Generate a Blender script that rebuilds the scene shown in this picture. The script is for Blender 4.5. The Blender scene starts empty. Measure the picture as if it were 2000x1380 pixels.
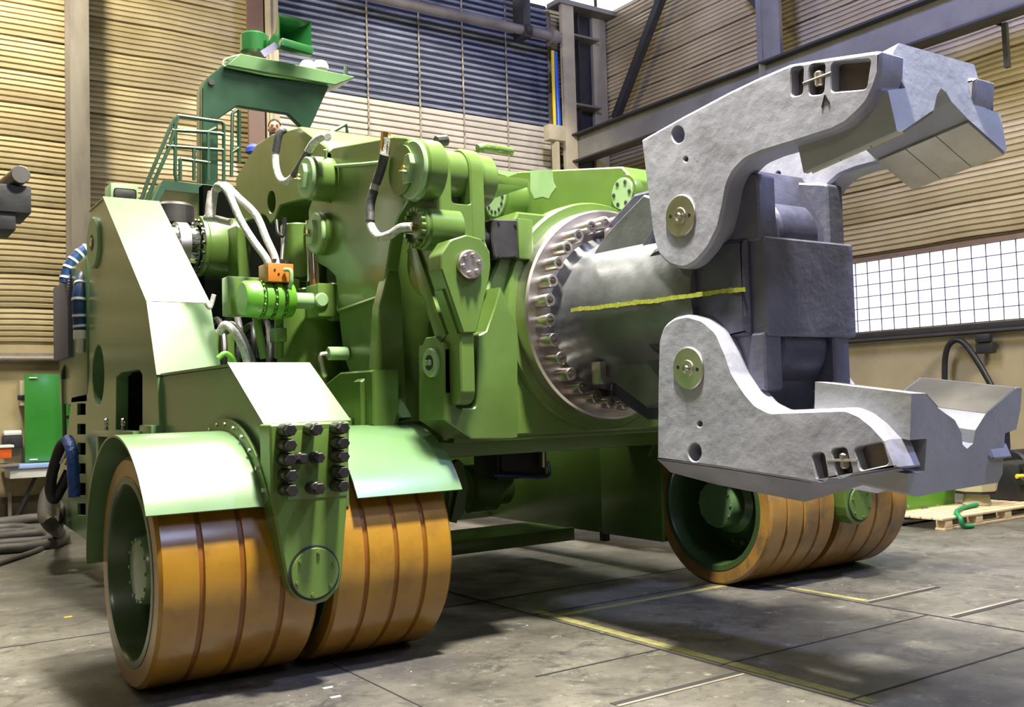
import bpy, bmesh, math, random
from mathutils import Vector, Matrix, noise
from mathutils.geometry import tessellate_polygon
random.seed(7)
R = math.radians; PI = math.pi
sc = bpy.context.scene
col = sc.collection

# ------------------------------------------------------------------ camera, world, lights
EYE = Vector((0, 0, 1.6))
F_PX, YAW, PITCH, ROLL = 1955.135, R(34.3722), R(2.7436), R(-1.6303)
_f = Vector((math.sin(YAW)*math.cos(PITCH), math.cos(YAW)*math.cos(PITCH), math.sin(PITCH)))
_r = Vector((math.cos(YAW), -math.sin(YAW), 0)); _u = _r.cross(_f)
RT = _r*math.cos(ROLL) + _u*math.sin(ROLL); UP = -_r*math.sin(ROLL) + _u*math.cos(ROLL)
cam_d = bpy.data.cameras.new('camera'); cam = bpy.data.objects.new('camera', cam_d); col.objects.link(cam)
cam_d.sensor_fit = 'HORIZONTAL'; cam_d.sensor_width = 36; cam_d.lens = F_PX/2000*36
cam_d.clip_start = .05; cam_d.clip_end = 200
M3 = Matrix((RT, UP, -_f)).transposed()
cam.matrix_world = Matrix.Translation(EYE) @ M3.to_4x4()
sc.camera = cam

sc.view_settings.view_transform = 'Standard'
sc.view_settings.look = 'None'
sc.view_settings.gamma = 1
sc.view_settings.use_curve_mapping = False
sc.view_settings.exposure = 0.12
world = bpy.data.worlds.new('hall_ambience'); sc.world = world; world.use_nodes = True
world.node_tree.nodes['Background'].inputs[0].default_value = (.80, .86, 1.0, 1)
world.node_tree.nodes['Background'].inputs[1].default_value = .05

def area(name, loc, target, size, power, color, sy=None, spread=180):
    d = bpy.data.lights.new(name, 'AREA'); d.spread = R(spread); d.size = size; d.energy = power; d.color = color
    if sy: d.shape = 'RECTANGLE'; d.size_y = sy
    o = bpy.data.objects.new(name, d); col.objects.link(o); o.location = loc
    o.rotation_euler = (Vector(target)-Vector(loc)).to_track_quat('-Z', 'Y').to_euler()
    return o
WARM = (1.0, .94, .80); COOL = (.52, .60, 1.0)
def spot(name, loc, target, power, color, cone, blend=.15, r=.25):
    d = bpy.data.lights.new(name, 'SPOT'); d.energy = power; d.color = color; d.spot_size = R(cone); d.spot_blend = blend; d.shadow_soft_size = r
    o = bpy.data.objects.new(name, d); col.objects.link(o); o.location = loc
    o.rotation_euler = (Vector(target)-Vector(loc)).to_track_quat('-Z', 'Y').to_euler(); return o
area('hall_lamp', (3.2, 3.4, 10.2), (3.4, 5.4, 0), .7, 1050, WARM, None, 100)
area('added_sheen_light', (4.6, 8.8, 10.4), (4.2, 8.4, 0), 3.0, 1550, WARM, 5.0, 110)  # unseen panel added to put a white sheen on upward faces
area('hall_lamp', (0.5, 13.6, 10.2), (1.5, 17.6, 4), 1.2, 1080, WARM)
area('hall_lamp', (12.2, 3.6, 6.2), (13.0, 7.5, 2.5), .8, 420, WARM)
area('hall_lamp', (-3.5, -2.0, 9.0), (2.5, 6, 1.5), 2.0, 120, WARM)
spot('added_door_spot', (8.5, 11.0, 10.2), (9.6, 17.6, 3.6), 2400, WARM, 74)  # unseen spot added; its hard cone edge imitates the beam's shadow
spot('skylight_daylight', (7.2, 0.4, 10.3), (6.0, 3.9, 0), 3600, COOL, 46, .2, .5)
area('skylight_daylight', (8.5, 9.5, 10.0), (14.6, 12.5, 7.2), 1.0, 520, (.36, .40, 1.0))
area('skylight_daylight', (4.5, -3.5, 8.0), (4.8, 4.4, 2.0), 1.5, 200, COOL)

# ------------------------------------------------------------------ helpers
def at(u, v, **k):
    d = RT*((u-1000)/F_PX) - UP*((v-690)/F_PX) + _f
    ax, val = list(k.items())[0]; i = 'xyz'.index(ax)
    return EYE + d*((val-EYE[i])/d[i])

def empty(name, loc=(0, 0, 0), label=None, cat=None, group=None, parent=None):
    o = bpy.data.objects.new(name, None); col.objects.link(o); o.location = loc; o.empty_display_size = .2
    o.parent = parent
    tag(o, label, cat, group); return o
def tag(o, label=None, cat=None, group=None, kind=None):
    if label: o['label'] = label
    if cat: o['category'] = cat
    if group: o['group'] = group
    if kind: o['kind'] = kind
    return o

def obj(name, shapes, mat, parent=None, smooth=35, label=None, loc=None):
    vs, fs = [], []
    if isinstance(shapes, tuple): shapes = [shapes]
    for v, f in shapes:
        n = len(vs); vs += [tuple(p) for p in v]; fs += [tuple(i+n for i in q) for q in f]
    me = bpy.data.meshes.new(name)
    off = Vector((0, 0, 0))
    if parent is not None and parent.type == 'EMPTY': off = Vector(parent.location)
    if parent is not None and parent.type == 'MESH': off = Vector(parent.get('_o', (0, 0, 0)))
    me.from_pydata([tuple(Vector(p)-off) for p in vs], [], fs)
    bm = bmesh.new(); bm.from_mesh(me); bmesh.ops.recalc_face_normals(bm, faces=bm.faces); bm.to_mesh(me); bm.free()
    for p in me.polygons: p.use_smooth = bool(smooth)
    if smooth: me.set_sharp_from_angle(angle=R(smooth))
    me.materials.append(mat)
    o = bpy.data.objects.new(name, me); col.objects.link(o)
    if parent is not None: o.parent = parent
    o['_o'] = tuple(off)
    if label: o['label'] = label
    return o
def thing(name, shapes, mat, label, cat, group=None, smooth=35):
    """single-mesh thing with its origin at its base"""
    vs = [Vector(p) for v, f in ([shapes] if isinstance(shapes, tuple) else shapes) for p in v]
    c = Vector(((min(p.x for p in vs)+max(p.x for p in vs))/2, (min(p.y for p in vs)+max(p.y for p in vs))/2, min(p.z for p in vs)))
    o = obj(name, shapes, mat, None, smooth)
    o.data.transform(Matrix.Translation(-c)); o.location = c; o['_o'] = tuple(c)
    return tag(o, label, cat, group)
def struct(name, shapes, mat, parent=None, smooth=35):
    o = obj(name, shapes, mat, parent, smooth)
    if parent is None: o['kind'] = 'structure'
    return o

def box(lo, hi, b=0.0):
    lo, hi = Vector(lo), Vector(hi)
    bm = bmesh.new(); bmesh.ops.create_cube(bm, size=1)
    for v in bm.verts: v.co = Vector([lo[i]+(v.co[i]+.5)*(hi[i]-lo[i]) for i in range(3)])
    if b: bmesh.ops.bevel(bm, geom=list(bm.edges), offset=b, segments=2, affect='EDGES', profile=.6)
    return _out(bm)
def _out(bm):
    bm.verts.index_update()
    r = ([v.co.copy() for v in bm.verts], [[v.index for v in f.verts] for f in bm.faces]); bm.free(); return r
def bar(p, q, w, h, b=0.0):
    """rectangular bar from p to q"""
    p, q = Vector(p), Vector(q); L = (q-p).length
    v, f = box((-w/2, -h/2, 0), (w/2, h/2, L), b)
    m = (q-p).to_track_quat('Z', 'Y').to_matrix()
    return ([m @ a + p for a in v], f)
def lathe(c, axis, prof, seg=40, caps=True, a0=0, a1=2*PI):
    """prof: list of (distance along axis, radius)"""
    c = Vector(c); ax = Vector(axis).normalized()
    t = Vector((0, 0, 1)) if abs(ax.z) < .9 else Vector((1, 0, 0))
    e1 = ax.cross(t).normalized(); e2 = ax.cross(e1)
    vs, fs = [], []; n = len(prof); full = abs(a1-a0-2*PI) < 1e-6
    m = seg if full else seg+1
    for i in range(m):
        a = a0+(a1-a0)*i/seg; d = e1*math.cos(a)+e2*math.sin(a)
        for h, r in prof: vs.append(c+ax*h+d*r)
    for i in range(seg):
        j = (i+1) % m
        for k in range(n-1): fs.append((i*n+k, j*n+k, j*n+k+1, i*n+k+1))
    if caps and full:
        if prof[0][1] > 1e-5: fs.append(tuple(i*n for i in range(m)))
        if prof[-1][1] > 1e-5: fs.append(tuple(i*n+n-1 for i in reversed(range(m))))
    return vs, fs
def cyl(p, q, r, seg=32, b=0.0, r2=None):
    p, q = Vector(p), Vector(q); L = (q-p).length; r2 = r if r2 is None else r2
    prof = [(0, r-b), (b, r), (L-b, r2), (L, r2-b)] if b else [(0, r), (L, r2)]
    return lathe(p, q-p, prof, seg)
def ring(c, axis, ri, ro, t, seg=48, b=0.0):
    return lathe(c, axis, [(0, ri), (0, ro-b), (b, ro), (t-b, ro), (t, ro-b), (t, ri), (0, ri)], seg, caps=False)
def fillet(pts, seg=6):
    """pts (a,b) or (a,b,r): round corners"""
    out = []; n = len(pts)
    for i, p in enumerate(pts):
        P0 = Vector(p[:2])
        if len(p) < 3 or p[2] <= 0: out.append(P0); continue
        A = Vector(pts[i-1][:2])-P0; B = Vector(pts[(i+1) % n][:2])-P0
        la, lb = A.length, B.length; A.normalize(); B.normalize()
        ang = A.angle(B); d = min(p[2]/max(math.tan(ang/2), 1e-3), la*.48, lb*.48)
        a, b = P0+A*d, P0+B*d
        for k in range(seg+1):
            t = k/seg; out.append(a*(1-t)**2+P0*2*t*(1-t)+b*t*t)
    return out
def circ(a, b, r, seg=28): return [Vector((a+r*math.cos(2*PI*i/seg), b+r*math.sin(2*PI*i/seg))) for i in range(seg)]
def _inset(loop, d, sign):
    n = len(loop); out = []
    for i in range(n):
        p = loop[i]; e0 = (p-loop[i-1]); e1 = (loop[(i+1) % n]-p)
        if e0.length < 1e-9: e0 = e1
        if e1.length < 1e-9: e1 = e0
        n0 = Vector((-e0.y, e0.x)).normalized(); n1 = Vector((-e1.y, e1.x)).normalized()
        m = n0+n1; m = m/max(m.length, 1e-6); k = 1/max(.5, m.dot(n0))
        out.append(p+m*d*k*sign)
    return out
def _clean(loop):
    out = []
    for p in loop:
        p = Vector(p[:2])
        if not out or (p-out[-1]).length > 1e-4: out.append(p)
    if (out[0]-out[-1]).length < 1e-4: out.pop()
    ar = sum(out[i-1].x*out[i].y-out[i].x*out[i-1].y for i in range(len(out)))
    return out if ar > 0 else out[::-1]
def plate(axis, outline, c0, c1, holes=(), bev=.012, bev0=None, bev1=None, hb=.006):
    """outline in the two other coordinates (x:(y,z), y:(x,z), z:(x,y)); solid between c0 and c1 with holes"""
    c0, c1 = min(c0, c1), max(c0, c1); bev = min(bev, (c1-c0)*.4); b0_ = bev if bev0 is None else bev0; b1_ = bev if bev1 is None else bev1
    loops = [_clean(outline)]+[_clean(h)[::-1] for h in holes]
    f = {'x': lambda p, c: Vector((c, p.x, p.y)), 'y': lambda p, c: Vector((p.x, c, p.y)), 'z': lambda p, c: Vector((p.x, p.y, c))}[axis]
    vs, fs, caps = [], [], []
    for lp in loops:
        k_ = 1 if lp is loops[0] else (min(1, hb/bev) if bev > 0 else 1); p0_, p1_ = b0_*k_, b1_*k_; ins = _inset(lp, p0_, 1); in1 = _inset(lp, p1_, 1); n = len(lp); b0 = len(vs)
        for q, c in ((ins, c0), (lp, c0+p0_), (lp, c1-p1_), (in1, c1)): vs += [f(p, c) for p in q]
        for r in range(3):
            for i in range(n): j = (i+1) % n; fs.append((b0+r*n+i, b0+r*n+j, b0+(r+1)*n+j, b0+(r+1)*n+i))
        caps.append((ins, b0, n))
    tri = tessellate_polygon([[Vector((p.x, p.y, 0)) for p in q] for q, b0, n in caps])
    m0, m1 = [], []
    for q, b0, n in caps: m0 += [b0+i for i in range(n)]; m1 += [b0+3*n+i for i in range(n)]
    for t in tri: fs.append(tuple(m0[i] for i in t)); fs.append(tuple(m1[i] for i in reversed(t)))
    return vs, fs
def pl(axis, c, pix, r=None):
    """pixels traced on the plane axis=c -> 2-D outline of that plane (metres)"""
    ks = {'x': (1, 2), 'y': (0, 2), 'z': (0, 1)}[axis]; out = []
    for p in pix:
        w = at(p[0], p[1], **{axis: c}); out.append((w[ks[0]], w[ks[1]])+((p[2]*(w-EYE).dot(_f)/F_PX,) if len(p) > 2 else ()))
    return fillet(out)
def spline(pts, n=8, closed=False):
    P_ = [Vector(p) for p in pts]; out = []; N = len(P_)
    rng = range(N if closed else N-1)
    for i in rng:
        p0 = P_[i-1] if (i > 0 or closed) else P_[0]*2-P_[1]; p1 = P_[i]; p2 = P_[(i+1) % N]
        p3 = P_[(i+2) % N] if (i+2 < N or closed) else P_[-1]*2-P_[-2]
        for k in range(n):
            t = k/n
            out.append(.5*((2*p1)+(p2-p0)*t+(2*p0-5*p1+4*p2-p3)*t*t+(3*p1-p0-3*p2+p3)*t**3))
    if not closed: out.append(P_[-1])
    return out
def tube(pts, r, seg=10, smooth=True, n=8, rib=0):
    path = spline(pts, n) if smooth else [Vector(p) for p in pts]
    vs, fs = [], []; nn = None
    for i, p in enumerate(path):
        t = (path[min(i+1, len(path)-1)]-path[max(i-1, 0)]).normalized()
        if nn is None: nn = t.orthogonal().normalized()
        nn = (nn-t*nn.dot(t)).normalized(); bb = t.cross(nn)
        rr = r*(1+(rib if i % 2 else 0))
        for k in range(seg):
            a = 2*PI*k/seg; vs.append(p+nn*rr*math.cos(a)+bb*rr*math.sin(a))
    for i in range(len(path)-1):
        for k in range(seg):
            k2 = (k+1) % seg; fs.append((i*seg+k, i*seg+k2, (i+1)*seg+k2, (i+1)*seg+k))
    fs.append(tuple(reversed(range(seg)))); L = (len(path)-1)*seg; fs.append(tuple(L+k for k in range(seg)))
    return vs, fs
def mirror(shape, c=4.75): return ([Vector((2*c-p[0], p[1], p[2])) for p in shape[0]], shape[1])
def mir(shapes, s): return [mirror(q) for q in ([shapes] if isinstance(shapes, tuple) else shapes)] if s else shapes
def prism(a, b):
    """loft between two equal-length closed 3-D polygons, capped"""
    n = len(a); return list(a)+list(b), [tuple(range(n)), tuple(range(2*n-1, n-1, -1))]+[(i, (i+1) % n, n+(i+1) % n, n+i) for i in range(n)]
def hexa(p, axis, r, h, b=.0): return lathe(p, axis, [(0, r), (h-b, r), (h, r-b)] if b else [(0, r), (h, r)], 6)

# ------------------------------------------------------------------ materials
def mat(name, color, rough=.5, metal=0., var=.25, vscale=3., bump=.0, bscale=30., dirt=None, dirt_amt=.5, dscale=1.5, spec=.5, coat=0., stretch=None, bdist=.02):
    m = bpy.data.materials.new(name); m.use_nodes = True; nt = m.node_tree; N = nt.nodes; L = nt.links
    b = N['Principled BSDF']; tc = N.new('ShaderNodeTexCoord'); src = tc.outputs['Object']
    if stretch:
        mp = N.new('ShaderNodeMapping'); mp.inputs['Scale'].default_value = stretch; L.new(src, mp.inputs[0]); src = mp.outputs[0]
    n1 = N.new('ShaderNodeTexNoise'); n1.inputs['Scale'].default_value = vscale; n1.inputs['Detail'].default_value = 6; L.new(src, n1.inputs['Vector'])
    rp = N.new('ShaderNodeValToRGB'); rp.color_ramp.elements[0].position = .3; rp.color_ramp.elements[1].position = .7
    c = Vector(color[:3]); rp.color_ramp.elements[0].color = (*(c*(1-var)), 1); rp.color_ramp.elements[1].color = (*(c*(1+var*.6)), 1)
    L.new(n1.outputs[0], rp.inputs[0]); out = rp.outputs[0]
    if dirt:
        n2 = N.new('ShaderNodeTexNoise'); n2.inputs['Scale'].default_value = dscale; n2.inputs['Detail'].default_value = 9; n2.inputs['Roughness'].default_value = .65; L.new(src, n2.inputs['Vector'])
        r2 = N.new('ShaderNodeValToRGB'); r2.color_ramp.elements[0].position = .5; r2.color_ramp.elements[1].position = .72
        L.new(n2.outputs[0], r2.inputs[0]); ml = N.new('ShaderNodeMath'); ml.operation = 'MULTIPLY'; ml.inputs[1].default_value = dirt_amt; L.new(r2.outputs[0], ml.inputs[0])
        mx = N.new('ShaderNodeMix'); mx.data_type = 'RGBA'; L.new(ml.outputs[0], mx.inputs[0]); L.new(out, mx.inputs[6]); mx.inputs[7].default_value = (*dirt, 1); out = mx.outputs[2]
    L.new(out, b.inputs['Base Color'])
    b.inputs['Roughness'].default_value = rough; b.inputs['Metallic'].default_value = metal
    b.inputs['Specular IOR Level'].default_value = spec; b.inputs['Coat Weight'].default_value = coat; b.inputs['Coat Roughness'].default_value = .15
    rr = N.new('ShaderNodeMapRange'); rr.inputs[3].default_value = rough*.75; rr.inputs[4].default_value = min(1, rough*1.3); L.new(n1.outputs[0], rr.inputs[0]); L.new(rr.outputs[0], b.inputs['Roughness'])
    if bump:
        n3 = N.new('ShaderNodeTexNoise'); n3.inputs['Scale'].default_value = bscale; n3.inputs['Detail'].default_value = 5; L.new(src, n3.inputs['Vector'])
        bp = N.new('ShaderNodeBump'); bp.inputs['Strength'].default_value = bump; bp.inputs['Distance'].default_value = bdist; L.new(n3.outputs[0], bp.inputs['Height']); L.new(bp.outputs[0], b.inputs['Normal'])
    return m
def emit(name, color, s):
    m = bpy.data.materials.new(name); m.use_nodes = True; b = m.node_tree.nodes['Principled BSDF']
    b.inputs['Base Color'].default_value = (*color, 1); b.inputs['Emission Color'].default_value = (*color, 1); b.inputs['Emission Strength'].default_value = s
    return m
GREEN = mat('machine_green', (.096, .170, .033), .33, 0, .22, 1.6, .05, 8, (.05, .09, .02), .45, 1.2, coat=.4)
GREEN2 = mat('frame_green', (.105, .205, .085), .33, 0, .20, 1.2, .04, 6, (.065, .11, .05), .5, .9, coat=.5)
PALEG = mat('pale_green_primer', (.24, .38, .19), .42, 0, .18, 3, .04, 14)
BRIGHT = mat('bright_green', (.09, .27, .02), .36, 0, .15, 3, .03, 14, coat=.2)
DARKG = mat('canopy_green', (.010, .048, .022), .38, 0, .2, 3, .03, 14, coat=.2)
HORNG = mat('horn_green', (.012, .10, .022), .3, 0, .15, 3, coat=.5)
TYRE = mat('amber_polyurethane', (.31, .160, .016), .30, 0, .24, 2.2, .06, 9, (.15, .07, .015), .8, 2.6, coat=.35)
TYREW = mat('worn_polyurethane', (.32, .175, .04), .36, 0, .3, 3.2, .08, 9, (.09, .065, .045), 1.0, 3.6, coat=.2)
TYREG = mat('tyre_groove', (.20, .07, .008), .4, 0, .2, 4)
CAST = mat('grey_casting', (.37, .375, .46), .40, .1, .16, 5, .35, 5, (.15, .16, .20), .5, 2.2, bdist=.03)
CAST2 = mat('grey_block', (.42, .43, .45), .50, .15, .14, 6, .15, 18, (.2, .2, .22), .35, 3)
BARREL = mat('barrel_steel', (.19, .20, .215), .36, .55, .35, 3, .12, 14, (.08, .08, .10), .6, 2.2)
RIMG = mat('rim_inner_green', (.045, .085, .028), .35, 0, .2, 2, coat=.4)
HEADM = mat('dark_head_steel', (.085, .088, .135), .42, .4, .35, 4, .25, 14, (.05, .05, .07), .6, 3)
STEEL = mat('machined_steel', (.62, .57, .53), .32, 1, .12, 6)
LINER = mat('machined_liner', (.62, .58, .46), .30, .85, .2, 3, .05, 20, (.35, .32, .25), .4, 4)
CHROME = mat('chrome', (.75, .75, .80), .10, 1, .03, 3)
DBOLT = mat('black_oxide_bolt', (.045, .042, .045), .34, .6, .2, 20, .1, 60)
BLACK = mat('black_rubber', (.012, .012, .014), .45, 0, .2, 8)
DARK = mat('dark_steel', (.035, .034, .036), .5, .3, .3, 6, .1, 20)
HOSEW = mat('braided_hose', (.48, .47, .46), .55, .1, .35, 30, .5, 120)
HOSED = mat('hose_black_grey', (.055, .055, .06), .5, 0, .5, 18, .2, 60)
BLUE = mat('blue_sleeve', (.012, .05, .17), .45, 0, .2, 20)
WHITEP = mat('white_plastic', (.75, .75, .72), .4, 0, .06, 5)
ORANGE = mat('orange_block', (.52, .17, .025), .4, 0, .12, 8)
ORANGE2 = mat('orange_plastic', (.70, .12, .015), .4, 0, .12, 8)
BRASS = mat('brass', (.55, .38, .14), .3, 1, .1, 8)
YEL = mat('yellow_paint', (.75, .55, .03), .5, 0, .1, 8)
VOID = mat('inside_shade_black', (.004, .005, .004), .95, 0, .2, 5, spec=.0)  # near-black that stands for the shade inside openings and recess
CHALK = mat('yellow_chalk', (.40, .44, .05), .9, 0, .35, 60)
COLUMN = mat('weathered_column', (.20, .175, .135), .7, 0, .3, 2.5, .1, 12, (.10, .085, .07), .6, 4, stretch=(1, 1, .25))
CREAMST = mat('cream_steel', (.42, .36, .22), .55, 0, .15, 3, .03, 12)
BEAMM = mat('beam_grey', (.20, .19, .15), .55, .1, .3, 1.5, .05, 12, (.08, .07, .06), .5, 3)
BEAMD = mat('beam_dark', (.035, .032, .03), .5, .1, .3, 3)
PLASTER = mat('beige_plaster', (.42, .345, .19), .75, 0, .16, 1.4, .1, 12, (.22, .18, .10), .45, 1.2)
PIPE = mat('grey_pipe', (.24, .21, .17), .5, .2, .2, 3, dirt=(.1, .08, .05), dscale=4)
WOOD = mat('pale_wood', (.60, .47, .29), .7, 0, .2, 6, .1, 40, stretch=(1, 8, 8))
SKIN = mat('skin', (.40, .20, .13), .5, 0, .08, 6)
HAIR = mat('black_hair', (.008, .007, .007), .5, 0, .2, 40)
CREAMP = mat('cream_paint', (.50, .46, .30), .45, 0, .1, 4)
BLUEGREY = mat('radiator_blue_grey', (.14, .145, .22), .5, .3, .15, 4)

def wall_mat(name, c1, c2, c3):
    m = bpy.data.materials.new(name); m.use_nodes = True; N = m.node_tree.nodes; L = m.node_tree.links; b = N['Principled BSDF']
    tc = N.new('ShaderNodeTexCoord'); n = N.new('ShaderNodeTexNoise'); n.inputs['Scale'].default_value = .8; n.inputs['Detail'].default_value = 8; L.new(tc.outputs['Object'], n.inputs['Vector'])
    r = N.new('ShaderNodeValToRGB'); r.color_ramp.elements[0].position = .3; r.color_ramp.elements[1].position = .68
    r.color_ramp.elements[0].color = (*c2, 1); r.color_ramp.elements[1].color = (*c1, 1); L.new(n.outputs[0], r.inputs[0])
    at_ = N.new('ShaderNodeAttribute'); at_.attribute_name = 'seam'
    mx = N.new('ShaderNodeMix'); mx.data_type = 'RGBA'; L.new(at_.outputs['Fac'], mx.inputs[0]); L.new(r.outputs[0], mx.inputs[6]); mx.inputs[7].default_value = (*c3, 1)
    L.new(mx.outputs[2], b.inputs['Base Color']); b.inputs['Roughness'].default_value = .42; b.inputs['Metallic'].default_value = .15
    n3 = N.new('ShaderNodeTexNoise'); n3.inputs['Scale'].default_value = 5; L.new(tc.outputs['Object'], n3.inputs['Vector'])
    bp = N.new('ShaderNodeBump'); bp.inputs['Strength'].default_value = .3; bp.inputs['Distance'].default_value = .03; L.new(n3.outputs[0], bp.inputs['Height']); L.new(bp.outputs[0], b.inputs['Normal'])
    return m
CLAD = wall_mat('foil_cladding', (.60, .50, .29), (.40, .32, .165), (.13, .085, .03))

def floor_mat():
    m = bpy.data.materials.new('workshop_floor'); m.use_nodes = True; N = m.node_tree.nodes; L = m.node_tree.links; b = N['Principled BSDF']
    tc = N.new('ShaderNodeTexCoord'); src = tc.outputs['Object']
    def noise_(s, d, ro=.6, dist=0):
        n = N.new('ShaderNodeTexNoise'); n.inputs['Scale'].default_value = s; n.inputs['Detail'].default_value = d; n.inputs['Roughness'].default_value = ro
        n.inputs['Distortion'].default_value = dist; L.new(src, n.inputs['Vector']); return n.outputs[0]
    def ramp(i, a, c, ca=(0, 0, 0, 1), cb=(1, 1, 1, 1)):
        r = N.new('ShaderNodeValToRGB'); r.color_ramp.elements[0].position = a; r.color_ramp.elements[1].position = c
        r.color_ramp.elements[0].color = ca; r.color_ramp.elements[1].color = cb; L.new(i, r.inputs[0]); return r.outputs[0]
    def mix(f, a, bcol):
        x = N.new('ShaderNodeMix'); x.data_type = 'RGBA'; L.new(f, x.inputs[0]); L.new(a, x.inputs[6]); x.inputs[7].default_value = bcol; return x.outputs[2]
    c = ramp(noise_(1.1, 9, .62), .3, .7, (.042, .039, .033, 1), (.15, .14, .118, 1))
    c = mix(ramp(noise_(3.2, 12, .78, .6), .52, .62), c, (.040, .038, .036, 1))
    c = mix(ramp(noise_(.55, 6, .6, .3), .56, .66), c, (.062, .058, .060, 1))
    c = mix(ramp(noise_(14, 10, .85), .52, .62), c, (.050, .048, .040, 1))
    c = mix(ramp(noise_(6, 12, .85), .56, .66), c, (.26, .25, .21, 1))
    c = mix(ramp(noise_(45, 2, .5), .70, .76), c, (.03, .03, .03, 1))
    c = mix(ramp(noise_(26, 2, .5), .745, .77), c, (.42, .42, .36, 1))
    L.new(c, b.inputs['Base Color'])
    L.new(ramp(noise_(2.4, 7), .3, .7, (.30, .30, .30, 1), (.62, .62, .62, 1)), b.inputs['Roughness'])
    bp = N.new('ShaderNodeBump'); bp.inputs['Strength'].default_value = .35; bp.inputs['Distance'].default_value = .006; L.new(noise_(30, 8, .7), bp.inputs['Height']); L.new(bp.outputs[0], b.inputs['Normal'])
    return m
FLOOR = floor_mat()

# ------------------------------------------------------------------ setting
YB, XR, XL, YF = 17.65, 14.7, -9.0, -5.0
flo = struct('floor', box((XL, YF, -.2), (XR+.2, YB+.2, 0)), FLOOR)
# steel-edged grooves and the yellow line set into the floor
def gr(p, q, w=.03, h=.003): return bar((p[0], p[1], h/2), (q[0], q[1], h/2), h, w) if False else box((min(p[0], q[0])-(w/2 if p[0] == q[0] else 0), min(p[1], q[1])-(w/2 if p[1] == q[1] else 0), 0), (max(p[0], q[0])+(w/2 if p[0] == q[0] else 0), max(p[1], q[1])+(w/2 if p[1] == q[1] else 0), h))
GROOVE = mat('groove_dark_rubber', (.012, .012, .012), .8)  # plain dark colour of the floor joints
struct('floor_joint', [gr((4.37, .5), (4.37, 9), .014), gr((6.47, .5), (6.47, 6.0), .022), gr((4.37, 3.40), (8.2, 3.40), .016), gr((4.37, 4.31), (6.47, 4.31), .014),
     gr((4.37, 4.82), (3.40, 4.82), .016), gr((4.35, 4.13), (3.40, 4.13), .045), gr((6.53, 4.84), (7.43, 4.84), .035), gr((6.53, 4.145), (7.43, 4.145), .04),
     gr((4.37, 6.2), (8.5, 6.2), .012), gr((3.0, 6.9), (9, 6.9), .01), gr((-3, 7.8), (2, 7.8), .012), gr((2.6, .5), (2.6, 9), .008)], GROOVE, flo)
struct('floor_joint_edge', [gr((3.40, 4.09), (4.35, 4.09), .025, .004), gr((6.53, 4.185), (7.43, 4.185), .03, .004), gr((6.53, 4.875), (7.43, 4.875), .025, .004)], PIPE, flo)
YLINE = mat('worn_yellow_line', (.25, .24, .08), .6, 0, .4, 14, dirt=(.16, .15, .11), dirt_amt=.95, dscale=7)
struct('floor_marking', [box((4.42, 3.3, 0), (4.50, 6.3, .0025)), box((4.5, 6.02, 0), (6.4, 6.09, .0025)), box((6.54, 4.9, 0), (6.60, 5.9, .0025))], YLINE, flo)

def cladding(name, axis, c, a0, a1, z0, z1, m, flip, holes=None):
    """corrugated, slightly bulging foil panels; axis 'y' = back wall, 'x' = right wall"""
    na = int((a1-a0)/.25)+1; pitch = .092; per = 6; rows = []
    z = z0; k = 0
    while z < z1:
        seam = (k % per == 0)
        rows += [(z, .0, 0.), (z+pitch*.10, -.016 if not seam else -.03, 1. if seam else .45), (z+pitch*.30, -.016 if not seam else -.03, 1. if seam else .45), (z+pitch*.40, .012, 0.), (z+pitch*.92, .014, 0.)]
        z += pitch; k += 1
    vs, fs, sm = [], [], []
    for i in range(na+1):
        a = a0+(a1-a0)*i/na
        for (zz, dd, s) in rows:
            u = (zz-z0) % (pitch*per)/(pitch*per)
            blg = .035*math.sin(PI*u)*(1+.6*noise.noise(Vector((a*.9, zz*1.3, 3))))
            wob = .018*noise.noise(Vector((a*1.1, zz*.4, 7)))
            d = dd+blg+.03*noise.noise(Vector((a*.7, zz*.9, 1)))
            vs.append((a, c-d, zz+wob) if axis == 'y' else (c-d, a, zz+wob)); sm.append(s*(.5+.5*noise.noise(Vector((a*.8, zz, 5)))+.25) if s else max(0, .35*noise.noise(Vector((a*.6, zz*2.2, 9)))))
    nr = len(rows)
    for i in range(na):
        for j in range(nr-1): fs.append((i*nr+j, (i+1)*nr+j, (i+1)*nr+j+1, i*nr+j+1))
    me = bpy.data.meshes.new(name); me.from_pydata(vs, [], fs)
    at_ = me.attributes.new('seam', 'FLOAT', 'POINT')
    for i, s in enumerate(sm): at_.data[i].value = max(0, min(1, s))
    for p in me.polygons: p.use_smooth = True
    me.set_sharp_from_angle(angle=R(45)); me.materials.append(m)
    o = bpy.data.objects.new(name, me); col.objects.link(o); return o
DX0, DX1 = 6.72, 13.22            # roller door opening in the back wall
w = struct('wall_back', [box((XL, YB, 0), (XR+.2, YB+.2, 10.4))], PLASTER)
for a0, a1, z0 in ((XL, 4.02, 2.75), (4.02, DX0-.05, 2.75), (DX1+.1, XR, 2.6)):
    cladding('cladding', 'y', YB-.03, a0, a1, z0, 10.3, CLAD, 0).parent = w
WZ0, WZ1 = 2.62, 3.82                # strip window in the right wall
w2 = struct('wall_right', [box((XR, YF, 0), (XR+.2, YB, WZ0)), box((XR, 14.5, WZ0), (XR+.2, YB, WZ1)), box((XR, YF, WZ1), (XR+.2, YB, 10.4))], PLASTER)
cladding('cladding', 'x', XR-.03, YF, YB-.05, WZ1+.1, 10.3, CLAD, 0).parent = w2
struct('wall_left', box((XL-.2, YF, 0), (XL, YB, 10.4)), PLASTER)
struct('wall_front', box((XL, YF-.2, 0), (XR, YF, 10.4)), PLASTER)
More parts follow.
